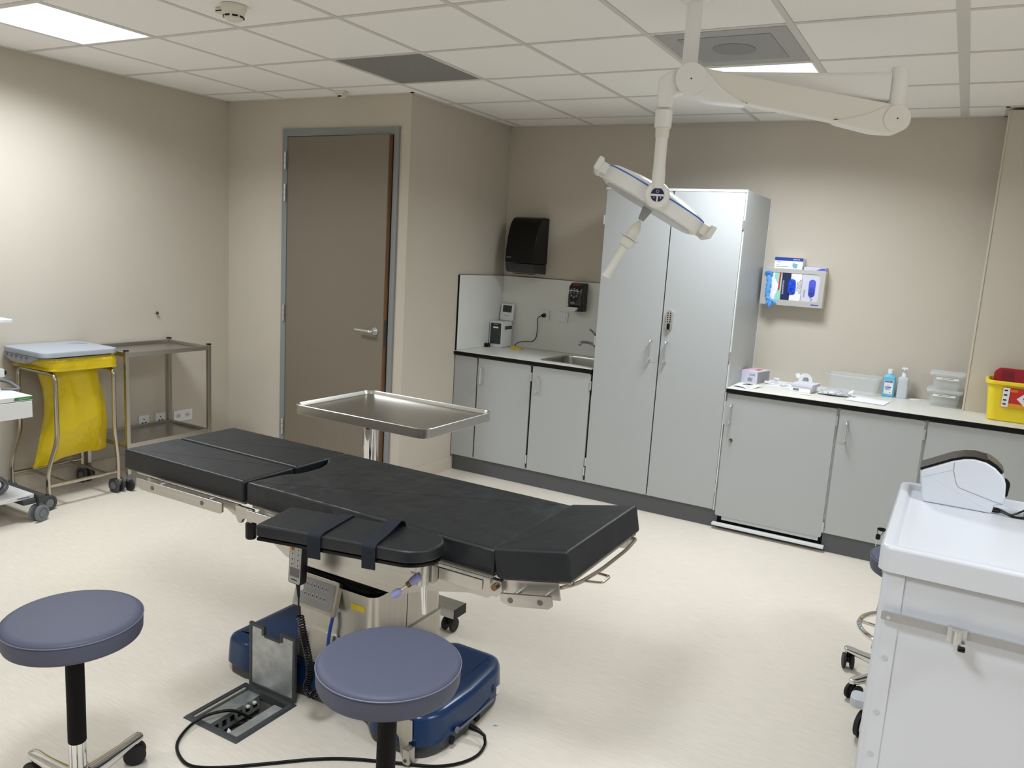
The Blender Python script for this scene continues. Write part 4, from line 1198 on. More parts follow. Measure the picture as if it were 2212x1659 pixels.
def awp(name, g, m, lab=None):
    bmesh.ops.transform(g.bm, matrix=A_inv, verts=g.bm.verts)
    return part(A, name, g, m, lab, local=True)
awp('swivel', G().lathe([(0, .7508), (.045, .7508), (.042, .742), (.03, .738), (.03, .73), (0, .73)], (3.66, -.358, 0), seg=24), BLACKP)
awp('clamp_body', G().box(3.64, 3.69, -.338, -.30765, .662, .722, .004).cyl((3.668, -.358, .7295), (3.668, -.358, .665), .02, seg=20, b=.003), STEEL, 'steel rail clamp')
awp('clamp_rod', G().cyl((3.675, -.362, .672), (3.683, -.362, .578), .0085, seg=14, b=.002), CHROME)
lv = awp('clamp_lever', G().cyl((3.664, -.385, .69), (3.618, -.402, .645), .0035, seg=10), CHROME)
awp('lever_knob', G().lathe([(0, 0), (.009, .002), (.0125, .012), (.011, .026), (.006, .034), (0, .034)], (3.60, -.409, .627), (.046, .017, .045), 16), LILAC, 'lilac lever knob')
awp('lever_knob', G().cyl((3.672, -.380, .698), (3.651, -.39, .677), .0135, .012, seg=16, b=.003), LILAC, 'lilac lever knob')
awp('lever_pin', G().cyl((3.6508, -.3902, .6768), (3.642, -.3935, .668), .0095, seg=14, b=.001), BRASS)

# ------------------------------------------------------------------ hand control hung on the rail
Rm = thing('hand_control', (3.155, -.345, .52), 'grey hand control with orange key hung on the table rail', 'remote')
MR = Matrix.Translation((3.155, -.350, .601)) @ Matrix.Rotation(math.radians(2), 4, 'Z') @ Matrix.Rotation(math.radians(3), 4, 'Y')
part(Rm, 'case', G().prism(rrect(.056, .156, .008), .028, (0, .028, 0), u=BX, v=BZ, n=BN, b=.003, M=MR), BLACKP)
face = part(Rm, 'face', G().prism(rrect(.048, .148, .006), .001, (0, -.0001, 0), u=BX, v=BZ, n=BN, M=MR), mat('remote_face', (186, 188, 190), .5), 'silver keypad face')
for r in range(5):
    for c in range(2):
        q = (-.012 + c * .024, .062 - r * .018)
        kk = part(face, 'key', G().prism(rrect(.014, .012, .003, cx=q[0], cy=q[1]), .001, (0, -.0011, 0), u=BX, v=BZ, n=BN, M=MR), INKO if (r, c) == (1, 0) else mat('remote_key', (204, 205, 206), .5))
        part(face, 'key_sign', G().box(q[0] - .004, q[0] + .004, -.0026, -.0022, q[1] + .001, q[1] + .0025, M=MR).box(q[0] - .001, q[0] + .001, -.0026, -.0022, q[1] - .004, q[1] + .001, M=MR), INK)
part(face, 'display', G().prism(rrect(.04, .03, .002, cy=-.036), .0008, (0, -.0011, 0), u=BX, v=BZ, n=BN, M=MR), INKG)
part(face, 'maker_mark', G().box(-.013, .013, -.0016, -.0011, -.064, -.0605, M=MR), INK)
part(Rm, 'hook', G().tube(fillet([MR @ V(.02, .02, .079), MR @ V(-.0, -.004, .098), MR @ V(-.055, -.012, .094), MR @ V(-.04, .03, .082), MR @ V(.0, .022, .0795)], .01), .0028, 8), CHROME)
part(Rm, 'strain_relief', G().cyl(MR @ V(.004, .014, -.0785), MR @ V(.012, .012, -.125), .0075, .004, seg=12), BLACKP)
st = MR @ V(.012, .012, -.125)
part(Rm, 'lead', G().tube(cat([st, (3.158, -.335, .44), (3.160, -.33, .40)], 5), .0028, 8), BLACKP)
path = cat([(3.160, -.33, .407), (3.176, -.33, .346), (3.198, -.328, .27), (3.204, -.326, .206), (3.188, -.324, .155), (3.212, -.32, .133), (3.236, -.312, .16), (3.24, -.30, .215), (3.235, -.28, .26), (3.23, -.255, .28)], 30)
hel = []
L = 0.0
for i, p in enumerate(path):
    if i:
        L += (p - path[i - 1]).length
    tg_ = (path[min(i + 1, len(path) - 1)] - path[max(i - 1, 0)]).normalized()
    n1 = tg_.orthogonal().normalized() if i == 0 else (n1 - tg_ * n1.dot(tg_)).normalized()
    n2 = tg_.cross(n1)
    for s in range(1):
        hel.append((p, n1.copy(), n2.copy(), L))
pts = []
step = .0011
tot = hel[-1][3]
k = 0
s = 0.0
while s < tot:
    while hel[k + 1][3] < s:
        k += 1
    a, b = hel[k], hel[k + 1]
    f = (s - a[3]) / max(1e-9, b[3] - a[3])
    p = a[0].lerp(b[0], f)
    th = 2 * math.pi * s / .0088
    pts.append(p + a[1] * (.0105 * math.cos(th)) + a[2] * (.0105 * math.sin(th)))
    s += step
part(Rm, 'coiled_lead', G().tube(pts, .003, 6), BLACKP, 'coiled black lead')

# ------------------------------------------------------------------ floor outlet box with its lid open, and the mains cable
F = thing('floor_outlet_box', (2.935, -.37, 0), 'open floor outlet box with raised mirrored lid', 'floor box')
fx0, fx1, fy0, fy1 = 2.80, 3.062, -.508, -.236
g = G()
rings = [[(2.931 + p[0], -.372 + p[1], z) for p in rrect(w, d, .004, 2)] for w, d, z in ((fx1 - fx0, fy1 - fy0, .0003), (fx1 - fx0 - .012, fy1 - fy0 - .012, .006), (.218, .228, .006), (.216, .226, -.02))]
part(F, 'rim', G().loft(rings, caps=False), DGREY, 'dark grey rim')
g = G()
for q in ((HX0 + .0005, HX0 + .004, HY0 + .0005, HY1 - .0005, -.085, -.004), (HX1 - .004, HX1 - .0005, HY0 + .0005, HY1 - .0005, -.085, -.004), (HX0 + .004, HX1 - .004, HY0 + .0005, HY0 + .004, -.085, -.004), (HX0 + .004, HX1 - .004, HY1 - .004, HY1 - .0005, -.085, -.004), (HX0 + .0005, HX1 - .0005, HY0 + .0005, HY1 - .0005, -.088, -.085)):
    g.box(*q)
part(F, 'well', g, mat('well_dark', (112, 110, 102), .7), 'dark well')
lidg = G()
tb = bmesh.new()
lx0, lx1, lh = 2.824, 3.052, .245
ly = -.239
for q in ((lx0, lx0 + .012, 0, lh), (lx1 - .012, lx1, 0, lh), (lx0 + .012, lx1 - .012, 0, .012), (lx0 + .012, lx0 + .075, lh - .012, lh), (lx1 - .075, lx1 - .012, lh - .012, lh), (lx0 + .063, lx0 + .075, lh - .035, lh - .012), (lx1 - .075, lx1 - .063, lh - .035, lh - .012), (lx0 + .075, lx1 - .075, lh - .04, lh - .032)):
    lidg.box(q[0], q[1], ly - .004, ly + .008, .008 + q[2], .008 + q[3], .001)
tb.free()
lidp_ = part(F, 'lid_frame', lidg, DGREY, 'dark lid frame with finger notch')
lp = rpoly([(lx0 + .012, .02), (lx1 - .012, .02), (lx1 - .012, lh - .005), (lx1 - .063, lh - .005), (lx1 - .075, lh - .028), (lx0 + .075, lh - .028), (lx0 + .063, lh - .005), (lx0 + .012, lh - .005)], .0)
part(lidp_, 'lid_sheet', G().prism(lp, .003, (0, ly + .002, 0), u=BX, v=BZ, n=BN), ZINC, 'smudged galvanised lid sheet')
part(F, 'outlet_tray', G().box(HX0 + .012, HX0 + .072, HY0 + .006, HY1 - .006, -.06, -.006, .002), ZINC, 'galvanised outlet tray')
part(F, 'outlet_tray', G().box(HX1 - .06, HX1 - .006, HY0 + .006, HY1 - .02, -.06, -.006, .002), ZINC)
for i in range(6):
    y = HY0 + .03 + i * .034
    part(F, 'data_port', G().box(HX0 + .0722, HX0 + .0735, y, y + .017, -.042, -.022), BLACKM)
for i in range(2):
    y = HY1 - .075 + i * .03
    part(F, 'clip', G().box(HX0 + .074, HX0 + .086, y, y + .012, -.022, -.014, .001), WHITE)
part(F, 'warning_label', G().prism([(0, 0), (.03, 0), (.015, .026)], .0006, (HX1 - .105, HY0 + .04, -.052), u=(.5, .87, 0), v=(-.6, .3, .74)), PAPER)
C_ = thing('mains_cable', (2.93, -.40, 0), 'black mains cable looping over the floor to the table base', 'cable')
coil = []
for i in range(34):
    a = i * 2 * math.pi / 15
    coil.append((2.952 + .032 * math.cos(a), -.40 + .055 * math.sin(a), -.074 + .0012 * i))
cable = coil + [(2.945, -.36, -.018), (2.915, -.40, .012), (2.885, -.47, .022), (2.873, -.53, .012), (2.905, -.605, .0062), (2.965, -.648, .0058), (3.04, -.663, .0058), (3.12, -.62, .0058), (3.22, -.53, .0058), (3.33, -.428, .0058), (3.42, -.365, .0058), (3.55, -.30, .0058), (3.66, -.247, .0058), (3.72, -.19, .0058), (3.748, -.125, .006), (3.745, -.07, .012), (3.728, -.045, .028)]
part(C_, 'lead', G().tube(cat(cable, 7), .0052, 10), BLACKP)
part(C_, 'plug', G().tube([(3.728, -.045, .028), (3.712, -.042, .032), (3.70, -.04, .034), (3.685, -.04, .036), (3.6655, -.04, .036)], [.0055, .0065, .008, .0105, .0105], 12), BLACKP)

# ------------------------------------------------------------------ instrument table
I = thing('instrument_table', (2.62, .68, 0), 'stainless steel instrument table with raised tray rim and wheeled foot', 'instrument table')
tx0, tx1, ty0, ty1, tz = 2.335, 3.088, .43, .968, .90
cx, cy = (tx0 + tx1) / 2, (ty0 + ty1) / 2
w, d = tx1 - tx0, ty1 - ty0
rings = [[(cx + p[0], cy + p[1], z) for p in rrect(w - o, d - o, max(.012, .05 - o / 2), 6)] for o, z in ((.002, tz - .042), (0, tz - .04), (0, tz - .002), (.004, tz), (.012, tz), (.018, tz - .004), (.03, tz - .016), (.05, tz - .019))]
g = G().loft(rings, caps=False)
bmesh.ops.contextual_create(g.bm, geom=[e for e in g.bm.edges if e.is_boundary and all(abs(v.co.z - (tz - .019)) < 1e-4 for v in e.verts)])
bmesh.ops.contextual_create(g.bm, geom=[e for e in g.bm.edges if e.is_boundary and all(abs(v.co.z - (tz - .042)) < 1e-4 for v in e.verts)])
part(I, 'tray', g, TRAYM, 'brushed steel tray with rounded corners')
mx, my = 2.612, .655
part(I, 'mount', G().cyl((mx - .01, my, tz - .0425), (mx - .01, my, tz - .058), .06, .05, seg=28, b=.004).box(mx - .085, mx - .04, my - .05, my - .01, tz - .062, tz - .044, .004), BLACKP)
part(I, 'inner_column', G().cyl((mx, my, tz - .0585), (mx, my, .55), .036, seg=28), CHROME)
part(I, 'type_plate', G().box(mx + .0, mx + .03, my - .0372, my - .0366, .77, .795), mat('type_plate', (190, 188, 182), .4))
part(I, 'outer_column', G().cyl((mx, my, .56), (mx, my, .10), .042, seg=28, b=.002), CHROME)
part(I, 'foot_beam', G().box(2.44, 3.222, .505, .595, .078, .122, .003), STEEL, 'flat steel foot beam')
part(I, 'foot_beam', G().box(2.44, 2.53, .596, .96, .078, .122, .003), STEEL)
part(I, 'foot_beam', G().box(2.531, 2.70, .596, .70, .078, .115, .003), STEEL)
part(I, 'end_cap', G().box(3.2222, 3.226, .505, .595, .078, .122, .001), RUBBER)
for q in ((3.178, .55), (2.485, .53), (2.485, .93)):
    c = part(I, 'castor', G().cyl((q[0], q[1], .0775), (q[0], q[1], .05), .014, seg=14).box(q[0] - .012, q[0] + .012, q[1] - .014, q[1] + .014, .03, .06, .003), BLACKP)
    for s in (-1, 1):
        part(c, 'wheel', G().cyl((q[0] + s * .014, q[1] - .004, .0315), (q[0] + s * .028, q[1] - .004, .0315), .031, seg=24, b=.004), RUBBER)
# ------------------------------------------------------------------ surgical lamp
S = thing('surgical_lamp', (3.94, .80, H), 'white ceiling-mounted surgical lamp with jointed arm and tilted head', 'surgical lamp')
P0 = V(3.94, .80, 0)
az1 = math.radians(17)
d1 = V(math.cos(az1), math.sin(az1), 0)
HUB = P0 + d1 * .73
Dj = V(3.975, .72, 2.288)
part(S, 'ceiling_flange', G().lathe([(.0, H - .0008), (.055, H - .0008), (.055, H - .01), (.045, H - .016), (.03, H - .018), (0, H - .018)], P0, seg=32), LAMPW)
part(S, 'ceiling_tube', G().cyl(P0 + V(0, 0, H - .0185), P0 + V(0, 0, 2.30), .0285, seg=32), LAMPW)
up = V(0, 0, 1)
n1 = V(math.sin(az1), -math.cos(az1), 0)
# upper arm: tapered, thicker towards the far hub
za = 2.302
rings = []
for f, hh, ww in ((-.045, .046, .03), (0, .07, .062), (.1, .072, .062), (.5, .085, .06), (.66, .10, .056), (.70, .10, .056)):
    c = P0 + d1 * f + V(0, 0, za - (.004 if f > .3 else 0))
    rings.append([c + n1 * p[0] + up * p[1] for p in rrect(ww, hh, .018 if ww > .04 else .012, 4)])
part(S, 'upper_arm', G().loft(rings), LAMPW, 'tapered upper arm')
part(S, 'hub_post', G().lathe([(0, 2.222), (.032, 2.222), (.032, 2.355), (.028, 2.364), (0, 2.364)], V(HUB.x, HUB.y, 0), seg=28), LAMPW)
# spring arm back towards the tube
Hj = V(HUB.x, HUB.y, 2.188)
dv = Dj - Hj
L2 = dv.length
u2 = dv.normalized()
nf = V(u2.y, -u2.x, 0).normalized()
if nf.y > 0: nf = -nf
v2 = nf.cross(u2)
if v2.z < 0: v2 = -v2
part(S, 'lower_joint', G().cyl(Hj + V(0, 0, .0338), Hj + V(0, 0, -.03), .033, seg=28, b=.004), LAMPW)
def arm_poly(pts, th, off, name, m, lab=None, b=.006):
    o = Hj - nf * (th / 2 - off)
    return part(S, name, G().prism(pts, th, o, u=u2, v=v2, n=nf, b=b, seg=3), m, lab)
arm_poly(rpoly([(0, .04), (.03, .047), (L2 - .03, .047), (L2, .045), (L2 + .01, 0), (L2, -.045), (L2 - .05, -.045), (.08, -.048), (0, -.045)], .012), .052, 0, 'spring_arm', LAMPC, 'cream lower face of the spring arm')
arm_poly(rpoly([(-.045, 0), (-.03, .04), (0, .05), (.05, .036), (.10, .0), (.17, -.030), (.22, -.04), (.20, -.052), (.06, -.060), (-.02, -.048)], .02, 5), .062, 0, 'joint_cover', LAMPC)
arm_poly(rpoly([(L2 + .05, 0), (L2 + .035, .045), (L2 - .01, .058), (L2 - .05, .04), (L2 - .10, .0), (L2 - .16, -.03), (L2 - .22, -.042), (L2 - .21, -.052), (L2 - .08, -.063), (L2 + .02, -.05)], .02, 5), .062, 0, 'joint_cover', LAMPW)
part(S, 'joint_disc', G().cyl(Hj + nf * .031, Hj + nf * .036, .046, seg=36, b=.002), LAMPC)
part(S, 'joint_screw', G().cyl(Hj + nf * .036, Hj + nf * .037, .003, seg=10), DGREY)
part(S, 'joint_disc', G().cyl(Dj + nf * .031, Dj + nf * .037, .056, seg=36, b=.002), LAMPW)
part(S, 'joint_screw', G().cyl(Dj + nf * .037, Dj + nf * .038, .003, seg=10), DGREY)
# elbow and yoke tube
hd2 = V(u2.x, u2.y, 0).normalized()
Tp = V(Dj.x, Dj.y, 0) + hd2 * .083
part(S, 'elbow', G().prism(rpoly([(-.02, .05), (.055, .035), (.112, .002), (.112, -.10), (.056, -.10), (.056, -.06), (.0, -.04)], .012), .05, Dj - nf * .025, u=hd2, v=up, n=nf, b=.008, seg=3), LAMPW)
part(S, 'collar', G().lathe([(0, 2.18), (.031, 2.18), (.031, 2.125), (.029, 2.12), (0, 2.12)], Tp, seg=28), LAMPW)
part(S, 'collar', G().lathe([(0, 2.1195), (.026, 2.1195), (.024, 2.085), (0, 2.085)], Tp, seg=28), LAMPC)
HC = V(Tp.x, Tp.y, 1.880)                              # hub centre line
part(S, 'yoke_tube', G().tube(cat([V(Tp.x, Tp.y, 2.09), V(Tp.x, Tp.y, 2.05), V(Tp.x, Tp.y, 1.98) + nf * .006, V(Tp.x, Tp.y, 1.90) + nf * .02], 6), [.022] * 13 + [.0235] * 6, 16), LAMPW)
tilt = math.radians(27.5)
rt = -hd2
bb = rt * math.cos(tilt) - up * math.sin(tilt)         # along the head
mm = rt * math.sin(tilt) + up * math.cos(tilt)         # head normal, upwards
HO = HC - nf * .155                                    # head centre behind the hub
def head_ring(a, b, h_, e=3.0, n=48):
    return [HO + bb * p[0] - nf * p[1] + mm * h_ for p in ell(a, b, n, e)]
hd = part(S, 'lamp_head', G().loft([head_ring(.195, .135, -.042), head_ring(.208, .148, -.036), head_ring(.214, .152, .004), head_ring(.214, .152, .012)]), LAMPW, 'flat white lamp head')
part(hd, 'blue_line', G().loft([head_ring(.2135, .1515, .0122), head_ring(.2135, .1515, .018)]), mat('lamp_blue_line', (70, 130, 220), .35), 'blue line around the head')
part(hd, 'top_shell', G().loft([head_ring(.211, .149, .0182), head_ring(.19, .135, .03, 2.6), head_ring(.12, .10, .042, 2.3), head_ring(.04, .05, .046, 2)]), LAMPW)
part(hd, 'light_window', G().loft([head_ring(.185, .125, -.0445), head_ring(.185, .125, -.0422)]), mat('lamp_window', (206, 208, 208), .25))
for s in (-1, 1):
    e0 = HO + bb * (s * .205)
    g = G()
    M = Matrix((bb, -nf, mm)).transposed().to_4x4()
    M.translation = HO
    x0, x1 = (.208, .252) if s > 0 else (-.252, -.208)
    g.box(min(x0, x1), max(x0, x1), -.10, -.08, -.028, .012, .004, M=M).box(min(x0, x1), max(x0, x1), .08, .10, -.028, .012, .004, M=M)
    xe = .236 if s > 0 else -.258
    g.box(xe, xe + .022, -.115, .115, -.030, .022, .007, M=M)
    part(hd, 'grip', g, LAMPC if s > 0 else LAMPW, 'end grip bar')
# control hub
part(S, 'control_hub', G().lathe([(0, 0), (.047, 0), (.047, .032), (.042, .04), (.036, .043), (0, .043)], HC - nf * .012, nf, 36), LAMPW)
KC = HC + nf * .0312
part(S, 'key_ring', G().cyl(KC, KC + nf * .0015, .0275, seg=32), LAMPC)
def half_disc(a0, a1, r):
    return [(r * math.cos(math.radians(a0 + (a1 - a0) * i / 14)), r * math.sin(math.radians(a0 + (a1 - a0) * i / 14))) for i in range(15)]
rt2 = rt
part(S, 'power_key', G().prism(half_disc(8, 172, .0245), .001, KC + nf * .0016 + up * .0, u=rt2, v=up, n=nf), INKN, 'navy power key')
part(S, 'minus_key', G().prism([(-.003, -.005)] + half_disc(192, 262, .0245) , .001, KC + nf * .0016, u=rt2, v=up, n=nf), INKN)
part(S, 'plus_key', G().prism([(.003, -.005)] + half_disc(278, 348, .0245), .001, KC + nf * .0016, u=rt2, v=up, n=nf), INKN)
KD = KC + nf * .003
part(S, 'power_sign', G().tube([KD + up * .0135 + rt2 * (.005 * math.sin(a)) + up * (.005 * math.cos(a)) for a in (math.radians(40 + 280 * i / 14) for i in range(15))], .0007, 5).tube([KD + up * .0135, KD + up * .0195], .0007, 5), PAPER)
part(S, 'minus_sign', G().tube([KD - rt2 * .0155 - up * .0105, KD - rt2 * .0095 - up * .0105], .0008, 5), PAPER)
part(S, 'plus_sign', G().tube([KD + rt2 * .0095 - up * .0105, KD + rt2 * .0155 - up * .0105], .0008, 5).tube([KD + rt2 * .0125 - up * .0135, KD + rt2 * .0125 - up * .0075], .0008, 5), PAPER)
# sterile handle
HB = HO - mm * .0445
part(S, 'handle_socket', G().lathe([(0, 0), (.022, 0), (.020, .006), (.012, .05), (0, .05)], HB, -mm, 24), mat('handle_grey', (158, 160, 162), .4), 'grey handle socket')
part(S, 'handle_neck', G().lathe([(0, .05), (.006, .05), (.006, .058), (.02, .082), (.0225, .10), (.0225, .128), (0, .128)], HB, -mm, 24), LAMPC)
part(S, 'handle_guard', G().lathe([(0, .1285), (.042, .1285), (.042, .132), (0, .132)], HB, -mm, 32), LAMPC)
rings = []
for h_, r in ((.133, .026), (.137, .029), (.165, .027), (.17, .02)):
    rings.append([HB - mm * h_ + bb * (r * (1 + .06 * math.cos(8 * a)) * math.cos(a)) + nf * (r * (1 + .06 * math.cos(8 * a)) * math.sin(a)) for a in (k * math.pi / 24 for k in range(48))])
part(S, 'handle_nut', G().loft(rings), LAMPC)
part(S, 'handle_grip', G().lathe([(0, .1705), (.0165, .1705), (.016, .29), (.0195, .302), (.0195, .308), (.014, .308), (0, .306)], HB, -mm, 24), LAMPC, 'cream sterile grip')

# ------------------------------------------------------------------ stools
def make_stool(loc, z, label, ring=False, rz=0.0):
    s = thing('stool', loc, label, 'stool', 'round swivel stools', rz)
    R = .171
    prof = [(0, z - .066), (R - .012, z - .066), (R - .004, z - .062), (R, z - .052), (R + .001, z - .02), (R + .0012, z - .012), (R - .002, z - .006), (R - .008, z - .002), (R - .02, z), (R * .5, z + .002), (0, z + .002)]
    part(s, 'seat', G().lathe(prof, seg=72), SEATM, 'slate grey-blue round seat', local=True)
    part(s, 'piping', G().tube([((R + .0014) * math.cos(a), (R + .0014) * math.sin(a), z - .0115) for a in (k * math.pi / 40 for k in range(80))], .0016, 6, closed=True), mat('seat_piping', (112, 114, 134), .5), local=True)
    part(s, 'seat_plate', G().box(-.09, .09, -.09, .09, z - .074, z - .0665, .002), BLACKP, local=True)
    part(s, 'gas_lift_sleeve', G().cyl((0, 0, .218), (0, 0, z - .0745), .0235, seg=28, b=.002), BLACKM, 'black gas lift sleeve', local=True)
    part(s, 'column', G().cyl((0, 0, .06), (0, 0, .2175), .022, seg=28), CHROME, local=True)
    part(s, 'hub', G().lathe([(0, .055), (.05, .055), (.052, .075), (.045, .10), (.03, .125), (.026, .14), (0, .14)], seg=32), CHROME, local=True)
    for k in range(5):
        a = k * 2 * math.pi / 5
        M = Matrix.Rotation(a, 4, 'Z')
        rings = []
        for x, w, zt, zb in ((.03, .046, .118, .06), (.09, .040, .108, .062), (.17, .034, .098, .066), (.225, .036, .093, .068), (.243, .030, .091, .069), (.248, .018, .089, .071)):
            rings.append([(x, p[0], (zt + zb) / 2 + p[1]) for p in rrect(w, zt - zb, min(w, zt - zb) * .4, 3)])
        part(s, 'star_arm', G().loft(rings, M=M), CHROME, local=True)
        M2 = M @ Matrix.Translation((.228, 0, 0)) @ Matrix.Rotation(-.89 + k * 1.1, 4, 'Z')
        c = part(s, 'castor', G().cyl((0, 0, .0665), (0, 0, .05), .009, seg=12, M=M2).prism(rpoly([(-.022, .03), (-.02, .05), (-.004, .058), (.016, .054), (.02, .03)], .006), .012, (0, -.006, 0), u=(1, 0, 0), v=(0, 0, 1), n=(0, 1, 0), b=.002, M=M2), BLACKP, local=True)
        for sd in (-1, 1):
            part(c, 'wheel', G().lathe([(0, 0), (.018, .0), (.026, .002), (.0315, .004), (.0325, .009), (.0315, .014), (.026, .0155), (0, .0155)], (-.004, sd * .007, .0325), (0, sd, 0), 24, M=M2), RUBBER, local=True)
    if ring:
        zr = .255
        part(s, 'foot_ring', G().tube([(.178 * math.cos(a), .178 * math.sin(a), zr) for a in (k * math.pi / 24 for k in range(48))], .0105, 10, closed=True), CHROME, 'chrome foot ring', local=True)
        for k in range(3):
            a = k * 2 * math.pi / 3 + .4
            part(s, 'ring_spoke', G().cyl((.02 * math.cos(a), .02 * math.sin(a), zr - .01), (.172 * math.cos(a), .172 * math.sin(a), zr), .006, seg=10), CHROME, local=True)
        part(s, 'ring_knob', G().cyl((-.16, -.06, .20), (-.11, -.05, .20), .012, seg=14, b=.003), BLACKP, local=True)
    return s
make_stool((2.945, -.956, 0), .595, 'slate grey round stool at the edge of the floor before the yellow bag trolley', rz=math.radians(106))
make_stool((3.857, -.741, 0), .665, 'slate grey round stool in front of the blue table base', rz=math.radians(60))
make_stool((4.925, 1.17, 0), .565, 'slate grey round stool with foot ring half hidden behind the white cart', ring=True, rz=math.radians(155))

# ------------------------------------------------------------------ twin-wheel castor for the carts
def castor(par, x, y, top, r, a, grey=GREYP, tyre=DGREY, stem=True):
    M = Matrix.Translation((x, y, 0)) @ Matrix.Rotation(a, 4, 'Z')
    g = G()
    if stem:
        g.cyl((0, 0, top), (0, 0, r * 1.75), .011, seg=14, M=M)
    g.prism(rpoly([(-r * .75, r * .95), (-r * .5, r * 1.75), (.012, r * 2.0), (.022, r * 1.8), (.006, r * 1.0), (-r * .35, r * .8)], .008), .020, (0, -.010, 0), u=(1, 0, 0), v=(0, 0, 1), n=(0, 1, 0), b=.003, M=M)
    c = part(par, 'castor', g, grey)
    for sd in (-1, 1):
        w = part(c, 'wheel', G().lathe([(0, .002), (r * .6, .002), (r * .68, .004), (r, .004), (r, .019), (r * .8, .022), (r * .66, .021), (r * .6, .016), (0, .016)], (-r * .35, sd * .0085, r), (0, sd, 0), 28, M=M), tyre)
        part(c, 'wheel_disc', G().lathe([(0, .0162), (r * .58, .0162), (r * .55, .019), (r * .2, .021), (0, .021)], (-r * .35, sd * .0085, r), (0, sd, 0), 24, M=M), grey)
    return c

# ------------------------------------------------------------------ yellow bag trolley
Y = thing('waste_bag_trolley', (.27, .63, 0), 'steel tube waste bag trolley with grey lid', 'trolley')
for y0, yo in ((.455, .395), (.808, .825)):
    pts = fillet([(.465, yo, .075), (.465, yo, .225), (.465, y0, .40), (.465, y0, .785), (.09, y0, .785), (.09, y0, .40), (.09, yo, .225), (.09, yo, .075)], .05, 6)
    part(Y, 'side_frame', G().tube(pts, .0125, 14), TUBEM, 'bent steel tube frame')
part(Y, 'rung', G().cyl((.465, .398, .135), (.465, .822, .135), .0105, seg=14), TUBEM)
part(Y, 'rung', G().cyl((.09, .398, .145), (.09, .822, .145), .0105, seg=14), TUBEM)
part(Y, 'rung', G().cyl((.10, .50, .142), (.455, .50, .138), .009, seg=12), TUBEM)
part(Y, 'rung', G().cyl((.10, .75, .142), (.455, .75, .138), .009, seg=12), TUBEM)
for y in (.455, .808):
    part(Y, 'lid_post', G().cyl((.28, y, .798), (.28, y, .862), .0095, seg=12), TUBEM)
ring_ = [(.27 + p[0], .622 + p[1], .868) for p in rrect(.36, .40, .05, 6)]
part(Y, 'bag_ring', G().tube(ring_, .007, 8, closed=True), LGREY)
lidpoly = rrect(.43, .462, .05, 6, .262, .616)
rings = [[((p[0] - .262) * f + .262, (p[1] - .616) * f + .616, z) for p in lidpoly] for f, z in ((.98, .883), (1.0, .884), (1.0, .905), (.985, .912), (.9, .914), (.3, .916))]
lidy = part(Y, 'lid', G().loft(rings), LGREY, 'light blue-grey lid')
part(lidy, 'lid_mark', G().prism([(-.03, -.05), (.02, .045), (-.055, .02)], .001, (.20, .76, .9158)), mat('lid_mark', (146, 150, 166), .5))
part(Y, 'hinge_bracket', G().prism(rpoly([(.06, .882), (.40, .882), (.37, .855), (.28, .83), (.16, .83), (.08, .855)], .02), .03, (0, .388, 0), u=(1, 0, 0), v=(0, 0, 1), n=(0, 1, 0), b=.004), LGREY, 'grey lid bracket')
for i in range(5):
    part(Y, 'bracket_rib', G().box(.10 + i * .05, .115 + i * .05, .383, .3875, .862, .878, .001), GREYP)
castor(Y, .465, .395, .078, .045, math.radians(100))
castor(Y, .465, .825, .078, .045, 0.0)
castor(Y, .09, .395, .078, .045, math.radians(60))
castor(Y, .10, .825, .078, .045, math.radians(180))

# yellow bag, folded over the ring
W = thing('waste_bag', (.27, .66, .21), 'yellow plastic waste bag hanging in the trolley', 'bag')
def bag_ring(z, y0, y1, dx, cx, k, n=56, zfun=None):
    out = []
    for i in range(n):
        t = 2 * math.pi * i / n
        c, s = math.cos(t), math.sin(t)
        yy = (y0 + y1) / 2 + (y1 - y0) / 2 * math.copysign(abs(c) ** .75, c)
        xx = cx + dx * math.copysign(abs(s) ** .8, s)
        q = Vector((xx * 7, yy * 7, z * 3.5))
        wv = noise.noise(q) * .016 + noise.noise(q * 2.3) * .006
        fold = .006 * math.sin(9 * t + k)
        zz = z + (zfun(yy) if zfun else 0)
        out.append((xx + math.copysign(1, s) * (wv + fold) * (abs(s) ** .5), yy + wv * .6, zz))
    return out
lv = [(.862, .462, .795, .135, .27), (.80, .475, .80, .135, .27), (.74, .49, .80, .125, .28), (.67, .50, .805, .115, .29), (.59, .50, .815, .11, .30), (.52, .492, .83, .105, .30), (.45, .475, .84, .10, .30), (.38, .455, .845, .085, .30), (.31, .43, .85, .065, .295), (.255, .41, .86, .03, .29)]
def bot(y):
    s = max(0, min(1, (y - .40) / .46))
    return -.045 * (1 - s) ** 1.5 + .03 * math.sin(math.pi * min(1, s * 1.15)) ** 2 * s
rings = [bag_ring(z, a, b, dx, cx, i * .7, zfun=(bot if i > 7 else None)) for i, (z, a, b, dx, cx) in enumerate(lv)]
part(W, 'bag_body', G().loft(rings, caps=False), YELBAG, 'hanging yellow film', smooth=60)
rings = []
for j, (o, z) in enumerate(((.0, .866), (.010, .872), (.018, .862), (.020, .84), (.012, .82), (.022, .805), (.014, .798))):
    rr = []
    base = rrect(.36 + 2 * o, .40 + 2 * o, .06, 10, .27, .635)
    for i, p in enumerate(base):
        q = Vector((p[0] * 11, p[1] * 11, j * .9))
        wv = noise.noise(q) * .016 if j else 0
        d = Vector((p[0] - .27, p[1] - .635)).normalized()
        rr.append((p[0] + d.x * wv, p[1] + d.y * wv, z + noise.noise(q * .6 + Vector((5, 1, 2))) * (.012 if j > 2 else 0)))
    rings.append(rr)
part(W, 'folded_cuff', G().loft(rings, caps=False), YELBAG, 'cuff folded over the ring', smooth=60)

